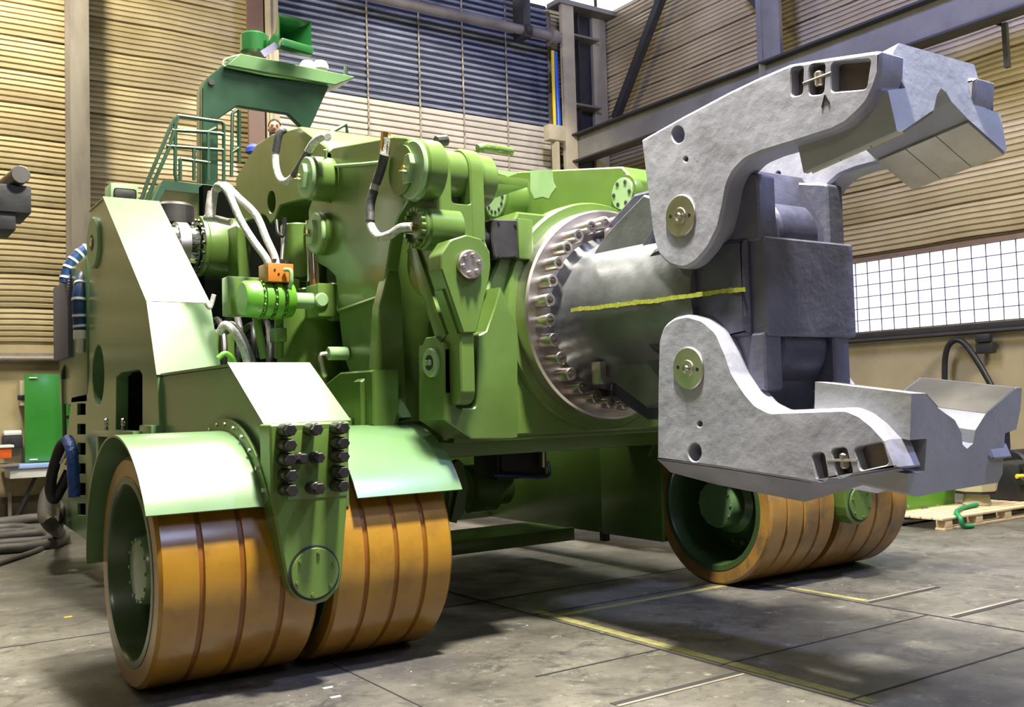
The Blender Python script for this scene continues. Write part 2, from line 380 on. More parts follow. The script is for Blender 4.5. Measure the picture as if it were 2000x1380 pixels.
struct('ceiling', box((XL-.2, YF-.2, 11.7), (XR+.4, YB+.4, 11.9)), BEAMM)
# glazing
GLOW = emit('bright_daylight_pane', (.93, .95, 1.0), 1.25)
win = struct('window_1', box((XR+.05, YF, WZ0), (XR+.08, 14.5, WZ1)), GLOW)
rows = []
for i in range(7): z = WZ0+(WZ1-WZ0)*i/6; rows.append(box((XR+.0, YF, z-.007), (XR+.016, 14.5, z+.007)))
y = YF
while y < 14.5: rows.append(box((XR, y-.006, WZ0), (XR+.015, y+.006, WZ1))); y += .237
struct('window_mesh', rows, mat('window_wire', (.10, .10, .16), .5), win)
struct('window_frame', [box((XR-.06, YF, WZ1), (XR+.02, 14.5, WZ1+.07)), box((XR-.06, 14.48, WZ0), (XR+.02, 14.56, WZ1))], mat('window_frame_brown', (.22, .14, .09), .6), win)
for n, lo, hi in (('window_2', (11.5, YB+.05, 10.4), (XR, YB+.1, 11.7)), ('window_3', (XR+.05, 11.0, 10.4), (XR+.1, YB, 11.7))):
    struct(n, box(lo, hi), GLOW)
struct('trim_18', [box((XL, YB, 10.4), (11.5, YB+.2, 11.7)), box((XR, YF, 10.4), (XR+.2, 11.0, 11.7)), box((XL-.2, YF, 10.4), (XL, YB, 11.7)), box((XL, YF-.2, 10.4), (XR, YF, 11.7))], BEAMM)
# sill pipes
struct('trim_1', [box((XR-.10, YF, WZ0-.13), (XR, 14.6, WZ0-.02), .01)], BEAMD)
struct('trim_2', [cyl((XR-.14, YF, WZ0-.16), (XR-.14, YB-.4, WZ0-.16), .035, 12)], BEAMD)
struct('trim_3', [box((XL, YB-.10, 2.46), (6.5, YB, 2.60), .01), cyl((XL, YB-.13, 2.50), (6.5, YB-.13, 2.50), .05, 12)], PIPE)
struct('baseboard_back', box((XL, YB-.05, 0), (XR, YB, .32), .01), mat('dark_plinth', (.11, .085, .055), .7, 0, .3, 2))
struct('baseboard_right', box((XR-.05, YF, 0), (XR, YB, .32), .01), mat('plinth_brown', (.2, .15, .09), .7, 0, .3, 2))

# columns
struct('trim_4', [box((3.30, YB-.55, 0), (3.36, YB-.12, 10.4)), box((3.21, YB-.56, 0), (3.50, YB-.50, 10.4), .004), box((3.21, YB-.16, 0), (3.50, YB-.10, 10.4))], COLUMN)
struct('trim_5', [box((6.22, YB-.40, 0), (6.52, YB-.34, 10.4)), box((6.34, YB-.34, 0), (6.40, YB-.05, 10.4))], mat('brown_door_post', (.17, .10, .07), .6, 0, .2, 2))
struct('trim_6', [box((6.56, YB-.42, 0), (6.80, YB-.30, 10.4), .004), box((6.60, YB-.46, 0), (6.64, YB-.40, 10.4))], CREAMST)
# heavy corner column built of two flanges, a web and stiffener plates
P1, P2 = at(1101, 150, y=16.9), at(1122, 150, y=16.9); Q1, Q2 = at(1160, 150, y=17.2), at(1184, 150, y=17.2)
struct('trim_7', [box((P1.x, 16.9, 0), (P2.x+.03, 17.0, 10.3), .004), box((Q1.x, 17.2, 0), (Q2.x+.02, 17.3, 10.3), .004)], CREAMST)
struct('trim_8', [box((P2.x+.02, 17.32, 0), (Q2.x+.05, 17.38, 10.3)), box((P2.x+.3, 17.1, 7.0), (P2.x+.33, 17.35, 10.3))], BEAMD)
zs = [at(1140, v, y=17.15).z for v in (78, 210, 355)]
struct('trim_9', [box((P2.x-.02, 16.98, z-.025), (Q1.x+.02, 17.34, z+.02)) for z in zs]+[box((P1.x-.1, 16.85, at(1140, 18, y=17).z-.05), (Q2.x+.1, 17.3, at(1140, 18, y=17).z+.05))], BEAMM)
# crane runway beam along the right wall
BX = 13.45; zt = at(1200, 236, x=BX).z; zb = zt-.62
struct('beam_flange', [box((BX-.16, YF, zt-.04), (BX+.18, 17.3, zt), .004), box((BX-.16, YF, zb), (BX+.18, 17.3, zb+.04), .004)], BEAMD)
bpy.data.objects['beam_flange'].name = 'trim_10'
struct('trim_11', [box((BX, YF, zb+.04), (BX+.03, 17.28, zt-.04))]+[box((BX-.15, yy, zb+.04), (BX, yy+.02, zt-.04)) for yy in (11.6, 5.4)], BEAMM)
struct('trim_12', [box((BX+.28, 11.9, 0), (BX+.36, 12.02, 10.4)), box((BX+.28, 11.5, 0), (BX+.36, 11.62, 10.4)), box((BX+.3, 11.6, 0), (BX+.33, 12.0, 10.4))], BEAMM)
def wallbar(u0, v0, u1, v1, x, wd): return bar(at(u0, v0, x=x), at(u1, v1, x=x), wd, wd)
struct('trim_13', [wallbar(1298, -20, 1202, 232, 14.2, .16)], BEAMD)
struct('trim_14', [wallbar(1450, -25, 1515, 52, 14.2, .12), wallbar(1340, 300, 1290, 330, 14.2, .1)], BEAMD)
struct('trim_15', [bar(at(1800, 80, x=14.0), at(2000, 8, x=14.0), .06, .1), bar(at(1962, 45, x=14.0), at(1968, 132, x=14.0), .07, .07), bar(at(1935, 42, x=14.0), at(1962, 50, x=14.0), .05, .05)], BEAMD)

# roller door
d1 = struct('door_1', box((DX0, YB-.04, 0), (DX1, YB-.02, 10.4)), mat('door_backing', (.012, .014, .025), .6))
SLAT_U = mat('slat_shaded_blue', (.42, .45, .55), .3, .3, .35, 1.2, .1, 20, (.05, .06, .10), .75, 2.2, stretch=(.5, 1, 5))  # upper door in shade: the shade is put into this darker blue
SLAT_L = mat('slat_lit_cream', (.62, .56, .44), .4, .1, .15, 1.5, .1, 20)  # lower, lit part of the same door, paler to match the light
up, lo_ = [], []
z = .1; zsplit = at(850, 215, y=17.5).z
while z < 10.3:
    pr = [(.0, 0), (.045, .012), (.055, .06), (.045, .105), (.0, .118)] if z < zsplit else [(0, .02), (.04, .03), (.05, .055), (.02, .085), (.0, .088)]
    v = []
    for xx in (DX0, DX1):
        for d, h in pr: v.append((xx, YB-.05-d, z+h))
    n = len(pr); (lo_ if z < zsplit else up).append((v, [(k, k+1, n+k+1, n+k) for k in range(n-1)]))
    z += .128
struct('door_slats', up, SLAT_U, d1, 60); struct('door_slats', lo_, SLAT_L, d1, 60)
for u in (719, 820, 905, 990):
    p = at(u, 120, y=YB-.15); struct('door_strap', tube([(p.x, YB-.13+.01*(k % 2), .2+k*.12) for k in range(84)], .017, 6, False), mat('strap_cream_black', (.35, .3, .2), .7, 0, .9, 12), d1)
struct('door_rail', [box((DX1-.02, YB-.2, 0), (DX1+.09, YB-.05, 8.4), .004)], PIPE, d1)
# horizontal shaft above the door, with brackets
a, b = at(690, -6, y=16.9), at(1092, 66, y=16.9); b.z = a.z = (a.z+b.z)/2
struct('trim_16', [cyl(a, (b.x+.0, 16.9, b.z), .10, 20), cyl((b.x-.25, 16.9, b.z), (b.x-.1, 16.9, b.z), .16, 20)], PIPE)
struct('trim_17', [box((b.x-1.0, 16.8, b.z-.16), (b.x-.82, 17.2, 10.4), .01), cyl((b.x-.95, 16.9, b.z), (b.x-.8, 16.9, b.z), .15, 20)], BEAMD)
pj = at(1093, 262, y=16.75).z+.18; c1 = at(1087, 100, y=16.8); c2 = at(1078, 100, y=16.8)
thing('yellow_conduit', box((c2.x-.03, 16.75, pj), (c2.x+.02, 16.80, 9.05), .005), YEL, 'yellow vertical conduit beside the corner column of the hall', 'pipe')
thing('blue_conduit', tube([(c1.x+.01, 16.82, pj), (c1.x+.01, 16.82, pj+.3), (c1.x+.0, 16.82, 8.0), (c1.x-.03, 16.82, 9.05)], .055, 12), mat('blue_paint', (.01, .08, .42), .4), 'thick blue vertical conduit beside the corner column of the hall', 'pipe')
pp = at(1093, 262, y=16.75)
thing('junction_post', [box((pp.x-.30, 16.7, pp.z-.15), (pp.x+.12, 16.92, pp.z+.178), .01), box((pp.x-.12, 16.74, 0), (pp.x-.02, 16.88, pp.z-.14)), cyl((pp.x-.12, 16.69, pp.z), (pp.x-.12, 16.7, pp.z), .02, 8), cyl((pp.x-.02, 16.69, pp.z), (pp.x-.02, 16.7, pp.z), .02, 8)], CREAMST, 'cream post head with two bolt holes under the yellow and blue conduits', 'post')

# ------------------------------------------------------------------ the forging manipulator
CX, CZ = 4.75, 2.22
AY, WR = 6.17, .67
M = empty('forging_manipulator', (CX, 7.0, 0), 'huge green rail-less forging manipulator on amber wheels with open grey gripping jaws', 'machine')
def part(name, sh, m, parent=M, smooth=35, label=None): return obj(name, sh, m, parent, smooth, label)

def parts(name, shs, m, parent):
    for q in shs: part(name, [q], m, parent)
def wheel(x0, x1, out, m, label=None):
    """tyre from x0 to x1; 'out' is the side (-1/+1) whose dished rim faces outwards"""
    tw = x1-x0; g = .012; prof = [(0, WR-.12), (0, WR-.02), (.02, WR)]
    n = 4
    for k in range(1, n):
        c = tw*k/n; prof += [(c-.017, WR), (c-.011, WR-.016), (c+.011, WR-.016), (c+.017, WR)]
    prof += [(tw-.02, WR), (tw, WR-.02), (tw, WR-.12), (0, WR-.12)]
    w_ = part('wheel', lathe((x0, AY, WR), (1, 0, 0), prof, 96, caps=False), m, label=label)
    # dark groove bottoms and side rim
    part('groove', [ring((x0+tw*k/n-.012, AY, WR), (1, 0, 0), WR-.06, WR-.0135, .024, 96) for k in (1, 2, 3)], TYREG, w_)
    for s, xf in ((-1, x0), (1, x1)):
        d = -s
        part('rim', lathe((xf, AY, WR), (d, 0, 0), [(.0, WR-.115), (-.004, WR-.118), (-.004, WR-.160), (.02, WR-.170), (.30, WR-.19), (.40, WR-.22), (.41, .24), (.37, .22), (.37, 0.0)], 64, caps=False), RIMG, w_)
        part('hub', [lathe((xf, AY, WR), (d, 0, 0), [(.05, 0), (.05, .165), (.055, .19), (.075, .20), (.20, .205), (.24, .26), (.38, .27)], 48, caps=False)]
             + [cyl((xf+d*.044, AY+.18*math.cos(a), WR+.18*math.sin(a)), (xf+d*.06, AY+.18*math.cos(a), WR+.18*math.sin(a)), .011, 6) for a in [2*PI*k/12 for k in range(12)]], GREEN2 if s < 0 else GREEN, w_)
        part('rim_bolt', [hexa((xf+d*.40, AY+.36*math.cos(a), WR+.36*math.sin(a)), (-d, 0, 0), .024, .03) for a in [2*PI*k/20 for k in range(20)]], GREEN, w_)
    return w_

def bogie(s):
    """s=0 left, s=1 mirrored right; all parts belong to the machine"""
    def m_(sh): return mir(sh, s)
    X = lambda a, b: (a, b) if not s else (2*CX-b, 2*CX-a)
    wheel(*X(1.455, 2.37), -1, TYREW if s else TYRE)
    wheel(*X(2.47, 3.27), -1, TYREW if s else TYRE)
    # bolted axle bracket in front of the wheel pair
    yf = 5.40
    ol = pl('y', yf, [(527, 828, 6), (684, 822, 6), (680, 966), (669, 1120, 8), (662, 1150, 20), (640, 1173, 20), (613.6, 1181, 20), (588, 1173, 20), (567, 1150, 20), (558, 1120, 8), (530, 976)])
    br = part('axle_bracket', m_([plate('y', ol, yf, yf+.17, bev=.012)]), GREEN)
    c = at(613.6, 1118, y=yf)
    part('end_cap', m_([cyl((c.x, yf-.018, c.z), (c.x, yf+.01, c.z), .142, 48, .004)]+[hexa((c.x+.118*math.cos(a), yf-.018, c.z+.118*math.sin(a)), (0, -1, 0), .011, .012) for a in [R(20)+2*PI*k/6 for k in range(6)]]), GREEN, br)
    part('cap_seam', m_([ring((c.x, yf-.004, c.z), (0, 1, 0), .141, .156, .01, 48)]), DARK, br)
    part('recess_panel', m_([box((2.135, yf-.004, 1.08), (2.50, yf+.02, 1.47), .003)]), GREEN, br)
    k1 = 1/2.029
    for (bx, by) in [(1155, 283), (1260, 280), (1365, 275), (1155, 343), (1365, 335), (1155, 400), (1215, 397), (1280, 393), (1365, 388), (1160, 463), (1365, 450), (1160, 522), (1268, 515), (1365, 505)]:
        small = (by == 397 or by == 393)
        p = at(bx*k1-2, 700+by*k1, y=yf-.12)
        r0 = .037 if not small else .034
        part('bracket_bolt', m_([cyl((p.x, yf+.0, p.z), (p.x, yf-(.10 if not small else .06), p.z), r0, 24, .004), hexa((p.x, yf-(.09 if not small else .05), p.z), (0, -1, 0), r0*.93, .05, .005)]), DBOLT, br)
    # beam carrying the bracket
    bx0, bx1 = 2.075, 2.60
    side = [(7.85, 1.868), (6.16, 1.868), (5.60, 1.50), (5.57, 1.46), (5.57, 1.0), (6.3, .9), (7.85, .9)]
    bm_ = part('bogie_beam', m_([plate('x', [Vector(p) for p in side], bx0, bx1-.005, bev=.006)]), GREEN2)
    part('top_plate', m_([prism([Vector((bx0-.012, 6.17, 1.874)), Vector((bx1+.01, 6.17, 1.874)), Vector((bx1+.01, 5.575, 1.50)), Vector((bx0-.012, 5.575, 1.50))],
          [Vector((bx0-.012, 6.17, 1.894)), Vector((bx1+.01, 6.17, 1.894)), Vector((bx1+.01, 5.56, 1.515)), Vector((bx0-.012, 5.56, 1.515))]),
          box((bx0-.01, 6.16, 1.868), (bx1+.01, 7.8, 1.886))]), GREEN2, bm_)
    # fenders: thin arcs round the wheel axis
    def fender(x0, x1, a0, a1, rf=.80):
        c_ = (0, AY+.02, WR)
        def arc(r, x): return [Vector((x, AY+.02-r*math.cos(a), WR+r*math.sin(a))) for a in [a0+(a1-a0)*k/40 for k in range(41)]]
        A, B, C_, D = arc(rf, x0), arc(rf, x1), arc(rf-.014, x1), arc(rf-.014, x0); vs = A+B+C_+D; n = 41; fs = []
        for k in range(40):
            for q in range(4): fs.append((q*n+k, q*n+k+1, ((q+1) % 4)*n+k+1, ((q+1) % 4)*n+k))
        fs += [(0, n, 2*n, 3*n), (n-1, 2*n-1, 3*n-1, 4*n-1)]
        return vs, fs
    fl = part('fender', m_([fender(1.385, 2.075, R(28.5), R(183))]), GREEN2)
    part('fender_flange', m_([lathe((2.03, AY+.02, WR), (1, 0, 0), [(0, .79), (0, .865), (.018, .865), (.018, .79)], 60, False, R(28.5)+PI/2*0+PI*.0-R(0), R(28.5)+1) if False else _flange(2.035, .795, .875, R(29), R(125))]), GREEN, fl)
    for k in range(9):
        a = R(34+k*10.5); part('flange_bolt', m_([hexa((2.037, AY+.02-.842*math.cos(a), WR+.842*math.sin(a)), (-1, 0, 0), .013, .016)]), STEEL, fl)
    part('fender', m_([fender(2.61, 3.34, R(28.5), R(150))]), GREEN2)
    return bm_
def _flange(x, r0, r1, a0, a1):
    n = 33; vs = []
    for dx in (0, .018):
        for r in (r0, r1):
            for k in range(n):
                a = a0+(a1-a0)*k/(n-1); vs.append(Vector((x+dx, AY+.02-r*math.cos(a), WR+r*math.sin(a))))
    fs = []
    for k in range(n-1):
        for (p, q) in ((0, 1), (1, 3), (3, 2), (2, 0)): fs.append((p*n+k, p*n+k+1, q*n+k+1, q*n+k))
    fs += [(0, n, 3*n, 2*n), (n-1, 2*n-1, 4*n-1, 3*n-1)]
    return vs, fs
bogie(0); bogie(1)

# side frames (left traced, right mirrored)
FX0, FX1 = 2.045, 2.52
fr = pl('x', FX0, [(175, 411), (202.5, 386), (287.7, 589.6, 3), (307.5, 733)])
outl = list(fr)+[Vector((7.62, .95)), Vector((7.9, .30)), Vector((10.0, .26))]
rear = [Vector((11.75, .33)), Vector((11.75, 1.30)), Vector((10.25, 1.55))]
rearp = pl('x', FX0, [(187, 1069), (110, 1014), (111, 935), (126, 880), (140, 775, 3), (171, 768, 3), (174, 730)])
outl = list(fr)+[Vector((7.62, .90)), Vector((8.0, .25))]+list(rearp)
hole = pl('x', FX0, [(192+11.5*math.cos(a), 732+59*math.sin(a)) for a in [2*PI*k/32 for k in range(32)]])
wnd = pl('x', FX0, [(227, 735, 5), (236, 727, 5), (272, 722, 6), (278, 732, 6), (278, 850, 3), (226, 850, 3)])
slots = [pl('x', FX0, [(151, a, 1), (167, a, 1), (167, b, 1), (151, b, 1)]) for a, b in ((788, 810), (828, 848), (865, 888), (905, 925), (943, 967), (983, 1005))]
for s in (0, 1):
    f_ = part('side_frame', mir([plate('x', outl, FX0, FX1, [hole, wnd]+slots if not s else [], .008)], s), GREEN2)
    e0, e1, e2, e3 = [Vector((0,)+tuple(fr[i])) for i in (0, 1, -2, -1)]
    def slab(a, b, t=.014):
        n = Vector((0, a[2]-b[2], -(a[1]-b[1]))).normalized(); n = n if n.y < 0 or n.z > 0 else -n
        q = [Vector((FX0-.010, a[1], a[2])), Vector((FX1+.012, a[1], a[2])), Vector((FX1+.012, b[1], b[2])), Vector((FX0-.010, b[1], b[2]))]
        return prism(q, [p+n*t for p in q])
    part('front_plate', mir([slab(e1, e2), slab(e2, e3), slab(e0, e1)], s), GREEN2, f_)
    sc_ = at(186, 474, x=FX0)
    part('shaft_cap', mir([cyl((FX0-.03, sc_.y, sc_.z), (FX0+.05, sc_.y, sc_.z), .24, 48, .012)], s), PALEG, f_)
    part('shaft_hole', mir([cyl((FX0-.034, sc_.y, sc_.z), (FX0-.028, sc_.y, sc_.z), .075, 24)], s), DARK, f_)
    part('shaft_gland', mir([cyl((FX0-.042, sc_.y, sc_.z), (FX0-.03, sc_.y, sc_.z), .04, 20, .004)], s), STEEL, f_)
    h = Vector((0, sum(p[0] for p in hole)/32, sum(p[1] for p in hole)/32))
    if not s:
        for q in slots: part('slot_shade_sheet', [plate('x', q, FX0+.03, FX0+.035, [], .001)], VOID, f_)  # black sheets added to stand for the shade inside the slots
        part('window_shade_sheet', [plate('x', wnd, FX0+.10, FX0+.105, [], .001)], VOID, f_); part('hole_shade_sheet', [plate('x', hole, FX0+.14, FX0+.145, [], .001)], RIMG, f_)  # dark sheets added for the shade inside the window and round hole
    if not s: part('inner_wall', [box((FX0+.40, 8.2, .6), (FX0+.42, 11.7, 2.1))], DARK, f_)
# bracket with eye bolts across the window of the left frame
q0 = at(203, 822, x=FX0-.02); q1 = at(285, 818, x=FX0-.02)
bk = part('step_bracket', [box((FX0-.12, q1.y, 1.40), (FX0+.02, q0.y, 1.455), .008), box((FX0-.10, q0.y-.15, .95), (FX0, q0.y-.05, 1.41), .006), box((FX0-.06, q1.y-.3, 1.30), (FX0+.1, q1.y+.05, 1.50), .01)], GREEN2)
for u in (210, 243):
    p = at(u, 806, x=FX0-.05); part('eye_bolt', [_t for _t in [lathe((FX0-.06, p.y, 1.515), (.9, -.45, 0), [(-.008, .026), (-.008, .042), (.008, .042), (.008, .026), (-.008, .026)], 20, False), cyl((FX0-.06, p.y, 1.45), (FX0-.06, p.y, 1.475), .016, 12)]], STEEL, bk)
p = at(236, 846, x=2.3); part('cable_reel', [cyl((2.2, p.y+.1, 1.25), (2.45, p.y+.1, 1.25), .12, 24, .01), cyl((2.18, p.y+.1, 1.25), (2.2, p.y+.1, 1.25), .16, 24)], PIPE, bk)

# trunnion shaft between frames apex and lever, with green cylinder boss
ty, tz = sc_.y, sc_.z
part('trunnion_rod', [cyl((FX1, ty-.25, tz-.02), (2.95, ty-.25, tz-.02), .20, 40)], CHROME)
ts = part('trunnion_boss', [lathe((2.90, ty-.3, tz-.02), (1, 0, 0), [(0, .20), (0, .285), (.03, .29), (.05, .28), (.05, .27), (.38, .295), (.42, .28), (.42, 0)], 48, False)], GREEN)
part('boss_bolt', [hexa((2.895, ty-.3+.245*math.cos(a), tz-.02+.245*math.sin(a)), (-1, 0, 0), .018, .02) for a in [2*PI*k/16 for k in range(16)]], DBOLT, ts)
part('trunnion_band', [ring((2.70, ty-.25, tz-.02), (1, 0, 0), .20, .225, .10, 40)], STEEL)
# accumulator drum behind it
p = at(340, 425, y=10.4); part('air_filter', [cyl((p.x, 10.4, p.z-.10), (p.x, 10.4, p.z+.14), .20, 36, .03), cyl((p.x, 10.4, p.z-.14), (p.x, 10.4, p.z-.08), .17, 36)], DARK)
p0, p1 = at(216, 356, y=11.6), at(271, 392, y=11.6)
part('electric_box', [box((p0.x, 11.6, p1.z-.1), (p1.x, 11.9, p0.z), .02)], PALEG)
part('box_vent', [box((p0.x+.03, 11.57, p1.z), (p1.x-.03, 11.6, p1.z+.12), .03)], DARK)

# big lever with the round hole
LX = 3.2
lev = pl('x', LX, [(460, 350), (470, 330, 3), (500, 282, 8), (530, 262, 8), (586, 247), (636, 285), (648, 300), (648, 400), (600, 388), (570, 395, 8), (546, 402, 10), (536, 430, 10), (528, 438, 6), (520, 424, 6), (512, 418, 8), (505, 425), (465, 431)])
lh = pl('x', LX, [(530+8*math.cos(a), 394+22*math.sin(a)) for a in [2*PI*k/24 for k in range(24)]])
lv = part('main_lever', [plate('x', lev, LX, LX+.9, [lh], .012)], GREEN)
mz = max(p[1] for p in lev)
part('lever_top_plate', [box((LX+.9, 8.1, 3.2), (LX+2.6, 8.9, mz-.25), .03)], GREEN, lv)
# left pedestal: tall side cheek with its front edge
ped = pl('x', LX, [(641, 296), (650, 288), (770, 266, 4), (797, 268, 12), (806, 320, 30), (800, 385, 10), (776, 425, 20), (763, 470, 20), (752, 540), (738, 600), (733, 715), (755, 770), (783, 815), (740, 830), (700, 830), (690, 745), (672, 700), (664, 640), (661, 590, 8), (655, 540, 10), (640, 525, 10), (606, 505, 20), (604, 470, 10), (602, 410)])
pd = part('pedestal', [plate('x', ped, LX, LX+.10, [], .01)], GREEN)
ped2 = pl('x', LX, [(652, 300), (765, 280), (742, 600), (735, 715), (745, 825), (700, 830), (690, 745), (672, 700), (664, 640), (657, 540), (650, 520)])
part('pedestal_core', [plate('x', ped2, LX+.10, LX+.5, [], .01)], GREEN, pd)
a, b = at(664, 607, x=LX), at(743, 580, x=LX); part('weld_seam', [tube([a, b], .020, 8, False)], GREEN, pd)
a, b = at(638, 296, x=LX), at(641, 400, x=LX)
cf = pl('z', 0, [])  if False else None
# bright foot at the lower front of the pedestal
foot = part('pedestal_foot', [plate('x', pl('x', 3.02, [(634, 750), (663, 727), (728, 722), (729, 832), (640, 835)]), 3.02, LX+.02, [], .012), plate('y', pl('y', 6.25, [(698, 745), (728, 722), (735, 600), (765, 480), (778, 560), (790, 820), (700, 832)]), 6.2, 6.32, [], .01)], GREEN, pd)
# flanged pins at the left of lever and cheek
def cap_x(u, v, x, r, t, m=GREEN, face=PALEG, nb=0, name='pin_cap', slot=False, label=None):
    p = at(u, v, x=x)
    o = part(name, [lathe((x, p.y, p.z), (1, 0, 0), [(0, r-.02), (.02, r), (t, r)], 48, True)], m, label=label)
    part('cap_face', [cyl((x-.025, p.y, p.z), (x+.01, p.y, p.z), r*.93, 48, .008)], face, o)
    if slot:
        part('keeper_plate', [plate('x', fillet([(p.y-.03, p.z-.09, .01), (p.y+.05, p.z-.09, .01), (p.y+.05, p.z+.02, .02), (p.y+.02, p.z+.09, .02), (p.y-.045, p.z+.10, .02), (p.y-.07, p.z+.03, .02)]), x-.06, x-.02, [], .005), cyl((x-.09, p.y+.0, p.z-.02), (x-.02, p.y+.0, p.z-.02), .014, 8)], face, o)
        part('grease_nipple', [cyl((x-.11, p.y, p.z-.02), (x-.05, p.y, p.z-.02), .008, 8), cyl((x-.075, p.y+.02, p.z+.01), (x-.05, p.y+.02, p.z+.01), .02, 6)], BRASS, o)
    for k in range(nb):
        a = 2*PI*k/nb; part('cap_bolt', [hexa((x-.02, p.y+r*.72*math.cos(a), p.z+r*.72*math.sin(a)), (-1, 0, 0), r*.10, .02)], DARK if face != STEEL else STEEL, o)
    return o, p
cap_x(601, 347, 3.02, .17, .30, slot=True)
cap_x(619, 455, 3.14, .17, .10, slot=True)
cap_x(808, 332, 3.16, .205, .14, slot=True)
# fork lever (hydraulic link) with deep slot
y0 = 5.62
cb = at(905, 335, y=y0+.15)
fk = pl('y', y0, [(851, 330), (852, 462), (948, 466), (947, 326)])
p_t = at(850, 285, y=y0+.22)
pz, py = at(808, 332, x=3.16).z, at(808, 332, x=3.16).y
x0, x1 = at(850, 400, y=y0).x, at(948, 400, y=y0).x; zb_ = at(900, 465, y=y0).z
slx0, slx1, slz = at(884, 400, y=y0).x, at(920, 400, y=y0).x, at(900, 398, y=y0).z
def side_round(x0_, x1_):
    o_ = [(y0, zb_), (y0, pz+.02)]+[(y0+.19-.19*math.cos(a), pz+.02+.19*math.sin(a)) for a in [PI*k/14 for k in range(1, 15)]]+[(y0+.38, zb_)]
    return plate('x', [Vector(q) for q in o_], x0_, x1_, [], .012)
fl_ = part('fork_lever', [side_round(x0, slx0), side_round(slx1, x1), plate('y', fillet([(slx0-.01, zb_), (slx1+.01, zb_), (slx1+.01, slz+.04), (slx1-.002, slz, .05), (slx0+.002, slz, .05), (slx0-.01, slz+.04)]), y0+.002, y0+.37, [], .004)], GREEN)
part('fork_pin', [cyl((x0-.15, y0+.19, pz+.02), (x1+.12, y0+.19, pz+.02), .165, 40), cyl((x0-.10, y0+.19, pz+.02), (x0+.0, y0+.19, pz+.02), .20, 40, .01), cyl((x1, y0+.19, pz), (x1+.14, y0+.19, pz), .175, 40, .02)], GREEN, fl_)
part('fork_inner_eye', [cyl((slx0, y0+.19, pz+.0), (slx1, y0+.19, pz+.0), .14, 32)], GREEN, fl_)
part('fork_core', [box((slx0, y0+.14, slz), (slx1, y0+.36, pz))], DARK, fl_)
# lower lever body: flanged pressure disc and drum
o, p = cap_x(820, 445, 3.20, .145, .26, name='flanged_cap', face=GREEN)
for k in range(18):
    a = 2*PI*k/18; part('flange_stud', [hexa((3.175, p.y+.118*math.cos(a), p.z+.118*math.sin(a)), (-1, 0, 0), .017, .03)], GREEN, o)
part('port', [cyl((3.13, p.y, p.z), (3.2, p.y, p.z), .022, 12)], BRASS, o)
a = at(860, 530, y=5.75); part('lever_drum', [cyl((3.30, 5.85, a.z+.08), (3.68, 5.85, a.z+.08), .235, 40, .01), box((3.35, 5.75, a.z+.1), (3.66, 6.05, zb_+.05), .01)], GREEN)
part('hanger_strap', [bar(at(806, 480, x=3.3), at(868, 665, x=3.3), .04, .12, .004)], GREEN)
part('rear_rod', [cyl(at(852, 600, y=6.0), at(862, 690, y=6.0), .035, 16)], CHROME)
# pear-shaped link with six-bolt disc
yp = 5.36
pear = pl('y', yp, [(862, 525, 8), (862, 495, 14), (880, 468, 14), (911, 458, 14), (940, 466, 14), (957, 490, 14), (959, 520, 14), (955, 548, 10), (932, 645), (929, 650), (905, 650)])
lk = part('pear_link', [plate('y', pear, yp, yp+.17, [], .008)], GREEN)
pz0, pz1 = at(910, 648, y=yp).z, at(910, 790, y=yp).z; xa, xb = at(903, 700, y=yp).x, at(931, 700, y=yp).x
part('link_tail', [plate('x', fillet([(yp+.02, pz0, 0), (yp+.02, pz1+.08, .05), (yp+.05, pz1+.01, .08), (yp+.18, pz1-.01, .10), (yp+.25, pz1+.12, .1), (yp+.25, pz0)]), xa, xb, [], .01), bar(at(874, 560, y=yp+.1), at(905, 650, y=yp+.1), .10, .15)], GREEN, lk)
a = at(915, 517, y=yp); dc = part('bolted_disc', [cyl((a.x, yp-.035, a.z), (a.x, yp, a.z), .092, 48, .008)], STEEL, lk)
for k in range(6):
    t = R(15+60*k); part('disc_bolt', [cyl((a.x+.06*math.cos(t), yp-.05, a.z+.06*math.sin(t)), (a.x+.06*math.cos(t), yp-.03, a.z+.06*math.sin(t)), .015, 12, .003)], STEEL, M)
# dark sensor block with shaft and green cap
yb = 5.72; p0, p1, p2 = at(952, 426, y=yb), at(1014, 503, y=yb), at(1040, 500, y=yb)
sb = part('rotary_motor', [plate('y', fillet([(p0.x+.04, p0.z, .02), (p1.x, p0.z+.01, .02), (p1.x, p1.z, .01), (p0.x+.05, p1.z-.02, .02), (p0.x+.03, p1.z+.12)]), yb, yb+.24, [], .01), cyl((x1-.02, yb+.1, (p0.z+p1.z)/2), (p0.x+.08, yb+.1, (p0.z+p1.z)/2), .075, 28)], DARK)
part('motor_cover', [box((p1.x-.01, yb-.015, p1.z-.01), (p2.x, yb+.26, p0.z+.02), .012)], GREEN, sb)
for (dx, dz) in ((.10, -.02), (.10, -.26), (.24, -.03), (.24, -.25)): part('socket_screw', [cyl((p0.x+dx-.01, yb-.008, p0.z+dz), (p0.x+dx-.01, yb, p0.z+dz), .011, 10)], BLACK, sb)

